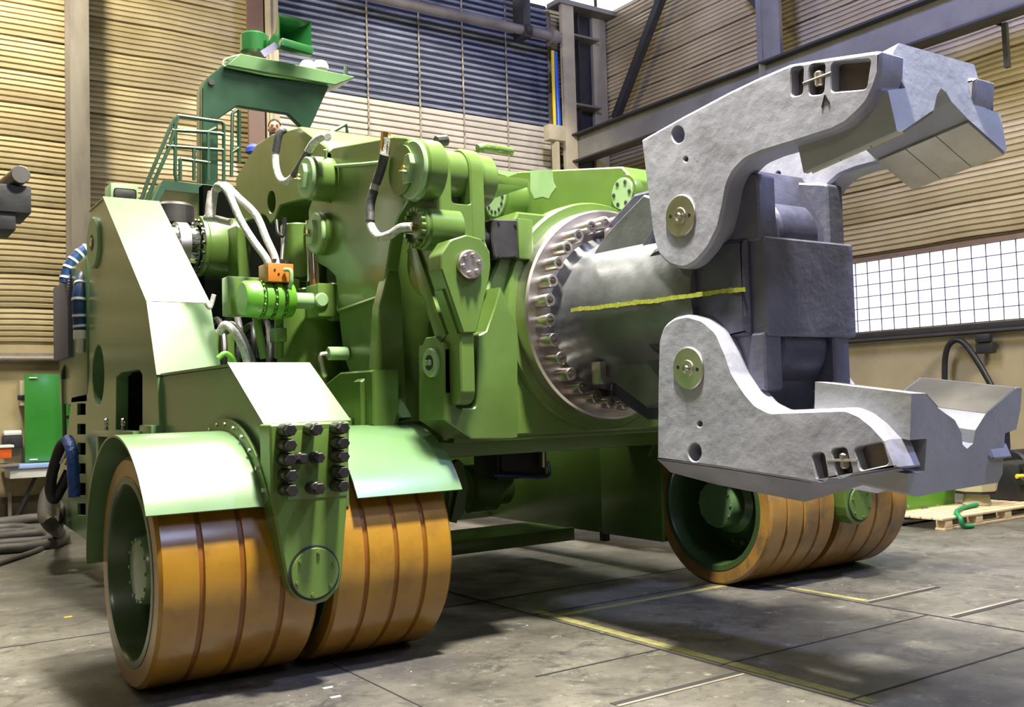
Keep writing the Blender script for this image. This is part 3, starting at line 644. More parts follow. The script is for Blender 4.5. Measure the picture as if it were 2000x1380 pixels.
# peel carrier housing
yh = 5.52
lug = pl('y', yh, [(868, 668), (886, 668, 3), (889, 720), (889, 770), (892, 797, 12), (930, 797, 12), (932, 770), (933, 655), (950, 646), (966, 600, 10), (978, 560), (1012, 640), (1012, 855), (1000, 857), (922, 857), (868, 820)])
hs = part('peel_carrier', [plate('y', lug, yh, yh+.34, [], .008)], GREEN)
a = at(846, 708, x=lug[0][0]); 
part('lug_head', [plate('x', fillet([(yh+.0, a.z-.2), (yh+.0, a.z+.09, .02), (yh+.12, a.z+.17, .02), (yh+.24, a.z+.17, .02), (yh+.34, a.z+.07, .02), (yh+.34, a.z-.2)]), lug[0][0]-.004, lug[0][0]+.075, [], .006)], GREEN, hs)
lb = part('lug_pin', [cyl((lug[0][0]-.03, a.y, a.z), (lug[0][0]+.02, a.y, a.z), .095, 36, .008)], PALEG, hs)
part('pin_recess', [cyl((lug[0][0]-.034, a.y, a.z), (lug[0][0]-.028, a.y, a.z), .05, 24)], DARK, hs)
part('pin_screw', [cyl((lug[0][0]-.046, a.y+.022*q, a.z), (lug[0][0]-.03, a.y+.022*q, a.z), .019, 12, .004) for q in (-1, 1)], PALEG, hs)
body = pl('y', 5.80, [(905, 858), (1252, 842), (1262, 785), (1262, 460), (1040, 440), (985, 560), (930, 640), (900, 780)])
bxr = 2*CX-body[0][0]
body = [Vector(p) for p in [(3.62, 1.36), (5.95, 1.36), (6.1, 1.55), (6.1, 2.75), (5.6, 2.95), (4.05, 2.95), (3.78, 2.4), (3.60, 2.2)]]
part('carrier_body', [plate('y', body, 5.80, 7.1, [], .015)], GREEN, hs)
part('side_web', [plate('x', fillet([(5.62, 1.5), (5.62, 1.8), (5.75, 2.2), (5.95, 2.5), (6.6, 2.5), (6.6, 1.5)]), 3.80, 3.86, [], .006)], GREEN, hs)
part('bottom_flange', [box((3.5, 5.84, 1.33), (6.0, 7.0, 1.37), .004)], GREEN, hs)
# top link between two pins
TX = 5.0
tl = pl('x', TX, [(985, 345, 4), (1012, 335, 4), (1214, 325, 4), (1238, 350, 12), (1240, 400, 12), (1225, 440), (1130, 445), (1000, 455), (960, 440), (948, 400, 8), (952, 365, 8)])
tb = part('tilt_link', [plate('x', tl, TX, TX+.62, [], .012)], GREEN)
part('primer_patch', [plate('x', [Vector(q) for q in pl('x', TX, [(1036, 333, 2), (1079, 331, 2), (1081, 355), (1086, 366), (1077, 378), (1072, 388), (1060, 384), (1044, 388), (1036, 372)])], TX-.002, TX+.001, [], .0004)], PALEG, tb)
def bolt_ring_cap(u, v, r, t, n):
    p = at(u, v, x=TX-t); o = part('link_pin', [lathe((TX-t, p.y, p.z), (1, 0, 0), [(0, 0), (0, r*.8), (.015, r*.82), (.015, r*.97), (.03, r), (t+.05, r)], 48, False)], GREEN, tb); part('pin_face', [cyl((TX-t-.004, p.y, p.z), (TX-t+.01, p.y, p.z), r*.80, 40, .003)], PALEG, tb)
    for k in range(n):
        a = 2*PI*k/n; part('pin_bolt', [hexa((TX-t-.006, p.y+r*.6*math.cos(a), p.z+r*.6*math.sin(a)), (-1, 0, 0), .018, .004)], DARK, M)
bolt_ring_cap(968, 389, .19, .22, 12); bolt_ring_cap(1215, 378, .15, .03, 6)
part('roof_cover', [prism([Vector(p) for p in ((5.1, 6.9, 3.45), (6.0, 6.9, 3.45), (6.0, 8.0, 3.85), (5.1, 8.0, 3.85))], [Vector(p) for p in ((5.1, 6.9, 3.3), (6.0, 6.9, 3.3), (6.0, 8.0, 3.5), (5.1, 8.0, 3.5))])], GREEN)
part('rear_housing', [box((3.7, 7.0, 1.3), (5.9, 9.2, 2.85), .04)], RIMG)  # darker green puts the recess's shade into the housing colour
part('light_block_plate', [box((3.31, 6.12, 3.22), (4.38, 7.6, 3.28), .006)], GREEN)  # hidden plate added to keep overhead light out of the recess

# main cross members, dark under-frame, platform
cm = part('cross_member', [box((2.5, 6.35, 1.20), (7.0, 7.2, 1.52), .015), box((2.5, 6.9, 1.3), (3.4, 8.8, 1.62), .015)], GREEN)
part('rear_cross_member', [box((2.5, 9.6, .3), (7.0, 9.9, 1.5), .02)], GREEN)
part('floor_plate', [box((2.52, 7.75, .27), (5.95, 8.5, .36), .004), box((2.52, 7.72, .25), (5.95, 7.76, .37), .002)]+[bar((3.1+.3*k, 7.8, .365), (4.2+.3*k, 8.4, .365), .03, .012) for k in range(3)], GREEN)
part('frame_foot', [box((6.23, 7.60, .22), (6.29, 7.68, .305))], DARK)
part('inner_side_wall', [box((6.22, 6.75, .30), (6.4, 10.5, 1.35), .01), box((6.2, 6.75, .30), (6.23, 7.6, 1.3), .004)], GREEN)
p = at(905, 955, y=8.2); dm = part('drive_motor', [cyl((p.x+.0, 8.2, p.z), (p.x+.34, 8.2, p.z), .23, 40, .03), cyl((p.x+.30, 8.2, p.z), (p.x+.5, 8.2, p.z), .18, 40, .03)], GREEN)
part('motor_bracket', [plate('y', pl('y', 7.9, [(872, 990), (875, 940), (882, 905, 10), (893, 895, 8), (904, 905, 10), (915, 950), (905, 1000), (893, 1015), (870, 1012)]), 7.88, 7.95, [], .01), bar(at(865, 945, y=7.85), at(855, 1020, y=7.85), .03, .06), bar(at(900, 950, y=7.85), at(885, 1020, y=7.85), .03, .06), bar(at(866, 948, y=7.85), at(900, 944, y=7.85), .03, .03)], GREEN, dm)
p0, p1 = at(970, 870, y=7.6), at(1068, 930, y=7.6)
vb = part('valve_box', [box((p0.x, 7.6, p1.z), (p1.x, 8.0, p0.z+.1), .01), box((p0.x+.03, 7.57, p1.z+.03), (p1.x-.05, 7.6, p0.z), .004)], DARK)
part('guide_rod', [cyl(at(1060, 866, y=7.5), at(1060, 912, y=7.5), .035, 16)], CHROME, vb)
part('blue_pipe', [tube([at(965, 927, y=7.5), at(1000, 928, y=7.5), at(1068, 930, y=7.5), at(1070, 900, y=7.5)], .016, 8)], mat('blue_grey_pipe', (.10, .14, .35), .25, .5), vb)

# flange, bolts, barrel, head
yf = 5.63
pf = part('peel_flange', [lathe((CX, yf, CZ), (0, 1, 0), [(.0, .40), (.0, .755), (.015, .77), (.14, .77), (.14, .40)], 96, False)], STEEL, smooth=40)
part('bearing_ring', [lathe((CX, yf+.07, CZ), (0, 1, 0), [(.06, .765), (.06, .835), (.09, .85), (.22, .85), (.22, .5)], 96, False)], GREEN, pf)
for k in range(30):
    a = 2*PI*(k+.5)/30; c = Vector((CX+.66*math.cos(a), yf-.13, CZ+.66*math.sin(a)))
    part('flange_bolt', [lathe(c, (0, 1, 0), [(.05, 0), (.05, .024), (0, .026), (0, .042), (.006, .046), (.14, .046)], 20, False)], STEEL, pf, label='polished socket head bolt')
    part('hex_socket', [hexa(c+Vector((0, .002, 0)), (0, 1, 0), .027, .04)], BLACK, M) if False else None
part('peel_neck', [lathe((CX, 4.35, CZ), (0, 1, 0), [(0, .46), (.25, .50), (1.10, .505), (1.22, .52), (1.28, .56), (1.30, .58)], 72, True)], BARREL, smooth=60)
def ribbon(x, ya, yb, z0, z1, n):
    vs = []; fs = []
    for k in range(n+1):
        y_ = ya+(yb-ya)*k/n; z_ = z0+(z1-z0)*k/n+.010*noise.noise(Vector((y_*4, 0, 0))); h_ = .013+.007*noise.noise(Vector((y_*23, 5, 0)))
        vs += [Vector((x, y_, z_-h_)), Vector((x, y_, z_+h_)), Vector((x+.008, y_, z_+h_)), Vector((x+.008, y_, z_-h_))]
    for k in range(n):
        for q in range(4): fs.append((k*4+q, k*4+(q+1) % 4, k*4+4+(q+1) % 4, k*4+4+q))
    return vs, fs
w0, w1, w2, w3 = at(1105, 608, x=4.243), at(1372, 574, x=4.243), at(1372, 574, x=4.33), at(1478, 561, x=4.33)
mk = ribbon(4.243, w0.y, w1.y, w0.z, w1.z, 90)
part('chalk_mark', [ribbon(4.331, w2.y, 3.95, w2.z, w3.z, 60)], CHALK)
part('chalk_mark', mk, CHALK, label='rough yellow chalk line along the barrel')

# peel head casting
core = [Vector(p) for p in [(4.95, 2.60), (4.75, 2.78), (4.62, 2.95), (4.30, 3.02), (4.1, 2.95), (3.9, 2.60), (3.9, 1.84), (4.1, 1.50), (4.30, 1.42), (4.62, 1.50), (4.80, 1.70), (4.95, 1.84)]]
hd = part('peel_head', [plate('x', core, 4.42, 5.08, [], .03)], HEADM)
blue = part('head_cheek', [plate('x', fillet([(5.08, 2.36, .1), (4.7, 2.56, .2), (3.95, 2.50, .02), (3.95, 1.94, .02), (4.7, 1.86, .2), (5.08, 2.06, .1)]), 4.335, 5.165, [], .03)], HEADM, hd)
ff = pl('y', 3.84, [(1478, 462), (1672, 466), (1678, 655), (1482, 665)])
ff = [(4.385, 2.50), (5.18, 2.50), (5.18, 1.93), (4.385, 1.93)]
part('head_front', [plate('y', fillet([p+(.02,) for p in ff]), 3.84, 4.3, [], .012)], CAST2 if False else mat('head_front_steel', (.15, .155, .215), .42, .4, .25, 4, .25, 16, (.09, .09, .13), .5, 3), hd)
HF = bpy.data.materials['head_front_steel']
for s in (0, 1):
    for zz in ((2.48, 2.86), (1.62, 1.95)):
        up_ = zz[0] > 2
        part('head_tang', mir([plate('x', fillet([(3.86, zz[0]), (3.86, zz[1], .03), (4.3, zz[1]+(.1 if up_ else 0), .03), (4.3, zz[0]-(0 if up_ else .1))]) if up_ else fillet([(3.86, zz[1]), (3.86, zz[0], .03), (4.3, zz[0]-.05, .03), (4.3, zz[1])]), 4.37, 4.52, [], .012)], s), HF, hd)
parts('head_link', [cyl((4.58, 4.10, 2.55), (4.92, 4.10, 2.55), .22, 36, .02), cyl((4.55, 4.12, 1.88), (4.95, 4.12, 1.88), .24, 36, .02)], HEADM, hd)
part('head_web', [plate('x', pl('x', 4.44, [(1256, 380), (1200, 438), (1180, 460, 4), (1163, 486, 20), (1150, 516), (1180, 560), (1330, 560), (1330, 400)]), 4.44, 4.56, [], .012), plate('x', pl('x', 4.44, [(1150, 690, 10), (1175, 730, 10), (1262, 796), (1330, 780), (1330, 640), (1180, 660)]), 4.44, 4.56, [], .012)], BARREL, hd)
web = pl('x', CX, [(1252, 384), (1200, 440), (1178, 462, 4), (1160, 485, 20), (1147, 520)])
part('head_web', [plate('x', [Vector(p) for p in [(4.5, 3.02), (5.25, 3.03), (5.62, 2.83), (5.56, 2.6), (5.5, 2.5), (4.5, 2.5)]], CX-.09, CX+.09, [], .02), plate('x', [Vector(p) for p in [(4.5, 1.45), (5.2, 1.45), (5.58, 1.62), (5.5, 1.95), (4.5, 1.95)]], CX-.09, CX+.09, [], .02)], HEADM, hd)
parts('name_tab', [box((CX-.16, 5.44, CZ+.49), (CX-.10, 5.50, CZ+.60), .01), box((CX-.40, 5.30, CZ-.52), (CX-.34, 5.40, CZ-.36), .02)], STEEL, hd)

# jaws: upper and lower, two plates each, with V blocks
JX = 4.24; JT = .075; JW = .20
def jaw(name, face, deep, bigh, smallh, pin, pockets, blk, up):
    j = part(name, [], CAST) if False else empty(name, (CX, 4.36, at(pin[0], pin[1], x=JX).z), parent=None)
    return j
k25 = 1/2.5
U1 = [(126, 582, 6), (325, 470), (560, 345), (700, 278), (850, 214, 8), (1050, 180), (1270, 148, 6), (1300, 150, 5), (1296, 250), (1270, 330, 8), (1236, 400, 10), (1200, 440), (1130, 505, 14), (1060, 540), (870, 600, 10), (720, 645, 14), (640, 680, 14), (580, 740, 14), (550, 810, 14), (535, 900), (510, 1010, 10), (460, 1110, 14), (400, 1180, 14), (340, 1216, 14), (265, 1195, 14), (205, 1135, 14), (182, 1040, 10), (160, 860)]
U1 = [(p[0]*k25+1200, p[1]*k25+40)+((p[2]*(.8 if p[2] < 9 else 4),) if len(p) > 2 else ()) for p in U1]
L1 = [(204, 845, 4), (206, 500), (212, 260, 10), (235, 190, 14), (290, 148, 14), (355, 133, 14), (430, 155, 14), (500, 215, 14), (545, 320, 14), (580, 420, 10), (640, 512, 14), (690, 570, 12), (760, 605, 10), (880, 600), (1130, 590, 14), (1200, 620, 14), (1262, 670, 12), (1330, 745, 6), (1385, 885, 4), (960, 962, 8), (880, 945), (500, 885)]
L1 = [(p[0]*k25+1200, p[1]*k25+560)+((p[2]*(.8 if p[2] < 9 else 4),) if len(p) > 2 else ()) for p in L1]
def ell(cx, cy, rx, ry, oy, n=24): return [((cx+rx*math.cos(2*PI*i/n))*k25+1200, (cy+ry*math.sin(2*PI*i/n))*k25+oy) for i in range(n)]
def rr(pts, oy, r=10): return [(p[0]*k25+1200, p[1]*k25+oy, r) for p in pts]
UP_h = [ell(310, 557, 30, 42, 40), ell(348, 677, 10, 13, 40)]
LO_h = [ell(392, 808, 31, 45, 560), ell(416, 669, 11, 14, 560)]
UP_p = [rr([(862, 228), (922, 222), (918, 362), (862, 372)], 40), rr([(952, 214), (1028, 208), (1022, 358), (950, 366)], 40), rr([(1060, 205), (1252, 188), (1230, 335), (1058, 350)], 40, 9)]
LO_p = [rr([(962, 812), (1022, 808), (1045, 940), (990, 950)], 560), rr([(1058, 790), (1130, 783), (1165, 910), (1092, 935)], 560), rr([(1170, 785), (1308, 756), (1340, 866), (1200, 898)], 560, 9)]
POCKET = mat('pocket_steel', (.26, .22, .20), .32, .8, .4, 5, .15, 30)
def make_jaw(nm, out, holes, pockets, pin, chamfer):
    face = pl('x', JX, out)
    H = [pl('x', JX, h) for h in holes]; Pk = [pl('x', JX, h) for h in pockets]
    root = None
    for s in (0, 1):
        deep = [Vector(p) for p in face]
        if chamfer:      # lower jaw: sloping underside between the two layers
            low = pl('x', JX+.19, [((250)*k25+1200, 885*k25+560), (930*k25+1200, 1050*k25+560), (1430*k25+1200, 905*k25+560)])
            top = [Vector(p) for p in face if not False]
        shapes = [plate('x', face, JX, JX+JT, H+Pk, .018, bev1=.0005), plate('x', deep, JX+JT, JX+JW, H, .018, bev0=.0005)]
        if chamfer:
            i0 = face[0]; pa = [face[0]]+[q for q in face[::-1]][:0]
            a = [Vector((JX+.012,)+tuple(q)) for q in (pl('x', JX, [(204*k25+1200, 845*k25+560)])[0], pl('x', JX, [(500*k25+1200, 885*k25+560)])[0], pl('x', JX, [(960*k25+1200, 958*k25+560)])[0], pl('x', JX, [(1385*k25+1200, 885*k25+560)])[0])]
            lo3 = [Vector((JX+.19,)+tuple(q)) for q in pl('x', JX+.19, [(275*k25+1200, 905*k25+560), (500*k25+1200, 965*k25+560), (930*k25+1200, 1050*k25+560), (1428*k25+1200, 905*k25+560)])]
            hi3 = [Vector((JX+.19, q.y+(.10 if k == 3 else 0), q.z+(.03 if k == 3 else .12))) for k, q in enumerate(a)]
            vs = a+lo3+hi3; fs = []
            for i in range(3): fs += [(i, i+1, 5+i, 4+i), (4+i, 5+i, 9+i, 8+i)]
            fs += [(0, 4, 8), (3, 7, 11)]
            shapes.append((vs, fs))
        o = part(nm if not s else 'jaw_cheek', mir(shapes, s), CAST, M if not s else root)
        if not s: root = o
        pc = at(pin[0], pin[1], x=JX)
        xx = JX
        pn = part('jaw_pin', mir([cyl((xx-.012, pc.y, pc.z), (xx+.05, pc.y, pc.z), .128, 56, .006)], s), STEEL, root)
        if not s:
            part('pin_centre', [ring((xx-.018, pc.y, pc.z), (1, 0, 0), .035, .05, .02, 32, .003), cyl((xx-.03, pc.y, pc.z), (xx, pc.y, pc.z), .018, 16, .006)], STEEL, root)
            part('pin_hole', [cyl((xx-.0135, pc.y+q*.08, pc.z+.01*q), (xx-.011, pc.y+q*.08, pc.z+.01*q), .012, 12) for q in (-1, 1)], BLACK, root)
            part('pocket_floor', [plate('x', q, JX+JT-.012, JX+JT-.002, [], .001) for q in Pk], POCKET, root)
            q = Pk[1]; cyy = sum(v[0] for v in q)/len(q); czz = sum(v[1] for v in q)/len(q)
            part('pocket_pin', [cyl((JX+.03, cyy, czz-.035), (JX+.03, cyy, czz+.045), .032, 16, .008), cyl((JX+.004, cyy+.09, czz+.005), (JX+.004, cyy-.09, czz+.01), .007, 8)], STEEL, root)
    return root
uj = make_jaw('upper_jaw', U1, UP_h, UP_p, (1330.5, 421.5), False)
lj = make_jaw('lower_jaw', L1, LO_h, LO_p, (1345.5, 719), True)
# A mark, rough weld-like ridges on the upper jaw
a = at(1611, 197, x=JX-.002)
part('letter_mark', [bar((JX-.002, a.y+.02, a.z-.03), (JX-.002, a.y-.002, a.z+.03), .006, .006), bar((JX-.002, a.y-.002, a.z+.03), (JX-.002, a.y-.028, a.z-.02), .006, .006), bar((JX-.002, a.y+.01, a.z), (JX-.002, a.y-.015, a.z+.002), .005, .005)], BLACK, uj)

def on_plane(u, v, p0, n):
    d = RT*((u-1000)/F_PX) - UP*((v-690)/F_PX) + _f
    return EYE + d*((p0-EYE).dot(n)/d.dot(n))
def vblock(nm, outline_px, yf_, dvec, parent, notch=()):
    n = Vector((0, dvec.y, dvec.z)).normalized(); p0 = Vector((BXc, yf_, at(outline_px[0][0], outline_px[0][1], y=yf_).z))
    o2 = pl('y', yf_, outline_px); f0 = []
    for p in o2:
        w = Vector((p[0], yf_, p[1])); d = w-EYE; f0.append(EYE+d*((p0-EYE).dot(n)/d.dot(n)))
    return f0, [p+Vector(dvec) for p in f0], o2
def chunk(f0, f1):
    n = len(f0); vs = list(f0)+list(f1)
    tri = tessellate_polygon([[Vector((p.x, p.z, 0)) for p in f0]]); fs = [tuple(t) for t in tri]+[tuple(n+i for i in reversed(t)) for t in tri]
    return vs, fs+[(i, (i+1) % n, n+(i+1) % n, n+i) for i in range(n)]
BXc = 4.335
yl = at(1778, 770, x=BXc).y
dl = at(1590, 745, x=BXc)-at(1778, 768, x=BXc)
# lower block front: V groove with round bottom
LB = [(1780, 768), (1806, 768, 3), (1830, 795), (1865, 820, 6), (1878, 845, 6), (1880, 868, 5), (1889, 876, 4), (1900, 866, 5), (1905, 840, 6), (1925, 808), (1985, 757, 3), (1996, 757, 3), (1993, 800), (1985, 838, 3), (1963, 846, 4), (1958, 925, 5), (1950, 942, 5), (1850, 958), (1790, 970, 4), (1772, 962), (1772, 925), (1806, 920, 3), (1810, 856, 3), (1777, 859)]
f0, f1, o2 = vblock('lower', LB, yl, dl, lj)
lbk = part('v_block', [chunk(f0, f1)], CAST2, lj, label='V-grooved clamping block with polished flanks') if False else part('lower_v_block', [chunk(f0, f1)], CAST2)
yu = at(1740, 172, x=BXc).y
du = at(1570, 338, x=BXc)-at(1752, 257, x=BXc)
UB = [(1734, 176, 2), (1752, 256, 3), (1760, 258, 3), (1824, 214, 4), (1830, 185, 4), (1838, 172, 4), (1848, 180, 4), (1858, 198, 4), (1890, 232), (1964, 298, 2), (1966, 290, 2), (1954, 222, 3), (1926, 212, 6), (1903, 126, 5), (1756, 84, 4), (1745, 100), (1740, 120), (1768, 172)]
f0, f1, o2 = vblock('upper', UB, yu, du, uj)
# polished liners on the V flanks
def liner(seg_px, yf_, dv, inset, par, n=3):
    nn_ = Vector((0, dv.y, dv.z)).normalized(); q0 = seg_px[0]; z_ = at(*((1780, 768) if yf_ == yl else (1734, 176)), y=yf_).z; P0 = Vector((BXc, yf_, z_))
    a, b = [on_plane(q[0], q[1], P0, nn_) for q in seg_px]; nn = Vector((-(b.z-a.z), 0, b.x-a.x)).normalized()*inset
    dv = Vector(dv); sh = []
    for k in range(n):
        s0, s1 = dv*(k/n+.004), dv*((k+1)/n-.004)
        q = [a+s0, b+s0, b+s1, a+s1]; sh.append(prism(q, [p+nn for p in q]))
    return sh
ubk = part('upper_v_block', [chunk(f0, f1)], CAST2)
duL = du*.95
parts('groove_liner', liner([(1892, 236), (1962, 299)], yu, du*.98, -.012, ubk)+liner([(1764, 256), (1822, 216)], yu, du*.98, -.012, ubk), LINER, ubk)
parts('groove_liner', liner([(1926, 809), (1984, 759)], yl, dl*.98, .008, lbk, 1)+liner([(1808, 770), (1832, 796)], yl, dl*.98, .008, lbk, 1), LINER, lbk)
parts('block_keeper', [box((5.16, yu+.02, 2.95), (5.30, yu+.18, 3.20), .02), box((5.14, yl+.05, 1.25), (5.30, yl+.2, 1.45), .02)], HEADM, M)

# ---- hydraulic cylinders and valves between frame and pedestal
ya = 7.2; c0 = at(472, 583, y=ya); zc = c0.z
hc = part('steering_cylinder', [lathe((c0.x, ya, zc), (1, 0, 0), [(0, .08), (.0, .12), (.02, .135), (.12, .14), (.12, .125), (.15, .125), (.15, .145), (.20, .145), (.20, .125), (.23, .125), (.23, .15), (.28, .15), (.28, .13), (.31, .13), (.31, .145), (.38, .13), (.40, .09), (.40, 0)], 48, True)], BRIGHT)
part('cylinder_rod', [cyl((c0.x+.38, ya, zc), (c0.x+.68, ya, zc), .062, 28)], PALEG, hc)
for x_ in (.125, .215, .295): part('flange_bolts', [hexa((c0.x+x_, ya+.135*math.cos(a), zc+.135*math.sin(a)), (1, 0, 0), .014, .012) for a in [2*PI*k/16 for k in range(16)]], GREEN, hc)
cv = part('clevis_block', [box((c0.x+.55, ya-.12, zc-.13), (c0.x+.76, ya+.12, zc+.13), .02), cyl((c0.x+.70, ya-.0, zc), (c0.x+.80, ya, zc), .15, 40, .01)], GREEN, M)
a = at(628, 585, y=ya-.15); part('clevis_plug', [cyl((a.x+.01, ya-.145, a.z), (a.x+.01, ya-.11, a.z), .055, 24, .01)], PALEG, M)
ob0, ob1 = at(514, 516, y=7.15), at(564, 554, y=7.15)
vbk = part('valve_block', [box((ob0.x, 7.05, ob1.z), (ob1.x, 7.25, ob0.z), .006)], ORANGE, M, label='orange hydraulic valve block')
part('valve_port', [cyl((ob0.x+.03+.05*k, 7.12, ob0.z), (ob0.x+.03+.05*k, 7.12, ob0.z+.04), .018, 6) for k in range(4)], BLACK, vbk)
part('valve_pipe', [tube([(ob1.x-.08, 7.03, ob0.z-.05), (ob1.x-.05, 6.99, ob0.z-.06), (ob1.x-.045, 6.99, ob1.z), (ob1.x-.045, 7.02, ob1.z-.04)], .016, 10)], PALEG, vbk)
part('pipe_clamp', [cyl((ob0.x+.05+.03*k, 7.045, ob0.z-.05-.03*k), (ob0.x+.05+.03*k, 7.05, ob0.z-.05-.03*k), .008, 8) for k in range(2)], BLACK, vbk)
p = at(582, 440, y=7.7); q = at(582, 545, y=7.7)
vc = part('lift_cylinder', [cyl((p.x, 7.7, q.z), (p.x, 7.7, p.z), .14, 40, .01)], GREEN)
p = at(618, 480, y=7.5); q = at(618, 560, y=7.5)
part('lift_rod', [cyl((p.x, 7.5, q.z), (p.x, 7.5, p.z+.2), .085, 36)], CHROME, vc)
part('rod_flange', [cyl((p.x, 7.5, q.z-.12), (p.x, 7.5, q.z-.02), .17, 36, .01)], GREEN, vc)
part('rod_housing', [cyl((p.x-.05, 7.55, 1.55), (p.x-.05, 7.55, q.z-.12), .26, 36, .01)], GREEN, vc)
mp = part('mounting_plate', [box((2.52, 7.5, 2.32), (3.1, 7.65, 2.62), .01)], GREEN)
part('valve_stack', [box((2.62+.16*k, 7.6, 1.62+.05*(k % 3)), (2.74+.16*k, 7.75, 1.80+.04*k), .01) for k in range(4)]+[cyl((2.65+.13*k, 7.55, 2.0), (2.65+.13*k, 7.55, 2.12+.03*(k % 2)), .03, 10) for k in range(4)], DARK)
part('bracket_rods', [cyl(at(500, 620, y=7.3), at(516, 700, y=7.3), .03, 12), cyl(at(545, 618, y=7.3), at(545, 700, y=7.3), .035, 12), box((at(535, 650, y=7.3).x, 7.25, at(535, 668, y=7.3).z), (at(556, 650, y=7.3).x, 7.4, at(535, 640, y=7.3).z), .01)], GREEN)
a = at(672, 690, x=LX-.03); part('drain_stub', [cyl((LX-.16, a.y, a.z), (LX, a.y, a.z), .05, 20, .008)], PALEG)
part('drain_valve', [tube([(LX-.17, a.y, a.z), (LX-.22, a.y, a.z-.02), (LX-.2, a.y, a.z-.13), (LX-.18, a.y, a.z-.17)], .018, 8)], STEEL)

# ---- hoses of the machine
def parts(name, shs, m, parent):
    for q in shs: part(name, [q], m, parent)
def hose(pix, m, r=.022, lab=None, par=M, n=8):
    pts = [at(u, v, **({'x': d} if d < 5 else {'y': d})) for u, v, d in pix]
    return part('hydraulic_hose', [tube(pts, r, 12, n=n)], m, par, 60, lab)
hose([(556, 250, 3.12), (545, 262, 3.08), (538, 300, 3.06), (541, 335, 3.05), (553, 354, 3.05), (570, 348, 3.05), (590, 318, 3.05), (612, 280, 3.05), (632, 266, 3.05), (640, 268, 3.05)], HOSEW, .030)
hose([(754, 268, 3.12), (752, 290, 3.12), (744, 330, 3.10), (730, 370, 3.08), (722, 410, 3.06), (724, 440, 3.05), (740, 462, 3.04), (762, 458, 3.06), (782, 445, 3.1), (806, 443, 3.14)], HOSEW, .030)
hose([(751, 302, 3.10), (744, 330, 3.095), (734, 358, 3.08)], HOSED, .033)
hose([(730, 372, 3.078), (723, 400, 3.06), (723, 432, 3.048)], HOSED, .033)
hose([(555, 252, 3.12), (545, 262, 3.078), (538.5, 296, 3.058)], HOSED, .033)
hose([(575, 342, 3.048), (590, 318, 3.048), (603, 295, 3.048)], HOSED, .033)
hose([(635, 292, 3.12), (638, 322, 3.15), (648, 324, 3.18), (700, 321, 3.18), (742, 317, 3.18)], PALEG, .013)
part('hose_fitting', [cyl(at(754, 258, x=3.12), at(751, 300, x=3.12), .034, 6)], BRASS)
hose([(419, 372, 7.6), (428, 362, 7.5), (445, 376, 7.4), (470, 430, 7.3), (495, 470, 7.2), (520, 505, 7.1), (523, 520, 7.1)], HOSEW, .028)
hose([(420, 372, 7.62), (440, 362, 7.55), (465, 385, 7.4), (500, 420, 7.3), (520, 465, 7.2), (536, 500, 7.15), (540, 520, 7.12)], HOSEW, .028)
hose([(416, 375, 7.6), (412, 400, 7.6), (410, 425, 7.6)], HOSEW, .04)
hose([(402, 426, 7.7), (420, 427, 7.6), (440, 432, 7.5), (450, 434, 7.45)], HOSEW, .028)
hose([(556, 425, 7.4), (555, 460, 7.4), (552, 490, 7.3), (550, 520, 7.2)], BLACK, .016)
hose([(540, 430, 7.4), (543, 455, 7.35), (552, 460, 7.35), (556, 440, 7.35)], BLACK, .014)
hose([(428, 650, 7.45), (440, 634, 7.4), (458, 648, 7.35), (474, 678, 7.3), (484, 712, 7.3)], HOSEW, .030)
hose([(440, 648, 7.5), (452, 634, 7.45), (468, 650, 7.4), (482, 680, 7.35), (494, 710, 7.3)], HOSED, .030)
part('shaded_rear_bulkhead', [box((2.6, 10.3, 1.4), (4.6, 10.5, 3.4), .01), box((3.15, 10.1, 1.4), (4.6, 10.25, 3.9), .01)], VOID)  # black colour stands in for deep shade at the back of the recess
part('bearing_bracket', [plate('y', pl('y', 9.0, [(462, 440), (478, 450), (492, 560), (500, 600), (470, 600), (466, 520)]), 9.0, 9.3, [], .01), box((2.9, 9.2, 1.5), (3.15, 9.6, 2.35), .02), box((3.35, 8.2, 1.5), (3.6, 8.6, 2.7), .02)], GREEN)
for k in range(7): part('hydraulic_hose', [tube([(2.6+.14*k, 8.5+.1*(k % 3), 1.6), (2.62+.13*k, 8.3, 2.0+.07*(k % 4)), (2.7+.15*k, 8.8, 2.35+.05*(k % 3)), (2.75+.15*k, 9.6, 2.2)], .03, 8)], BLACK if k % 2 else HOSED)
hose([(402, 590, 7.4), (410, 600, 7.4), (418, 575, 7.4)], HOSEW, .018)
hose([(425, 700, 7.3), (440, 690, 7.3), (455, 700, 7.3), (460, 712, 7.3)], BRIGHT, .02)
# blue wrapped hoses at the rear
def banded(pix, r):
    o = hose(pix, BLUE, r)
    pts = spline([at(u, v, **({'x': d} if d < 5 else {'y': d})) for u, v, d in pix], 8)
    for k in range(5, len(pts)-2, 6):
        t = (pts[k+1]-pts[k-1]).normalized(); part('hose_band', [lathe(pts[k]-t*.012, t, [(0, r), (0, r+.006), (.024, r+.006), (.024, r)], 16, False)], WHITEP, o)
banded([(176, 484, 11.0), (162, 490, 11.0), (145, 506, 11.0), (133, 525, 11.0), (126, 552, 11.0)], .055)
banded([(176, 527, 10.6), (162, 545, 10.4), (155, 580, 10.3), (156, 620, 10.3), (158, 645, 10.3)], .065)
part('hose_end', [cyl(at(158, 645, y=10.3), at(158, 662, y=10.3), .07, 16), cyl(at(158, 662, y=10.3), at(157, 688, y=10.3), .035, 12)], WHITEP)
rad0, rad1 = at(121, 552, y=11.2), at(146, 700, y=11.2)
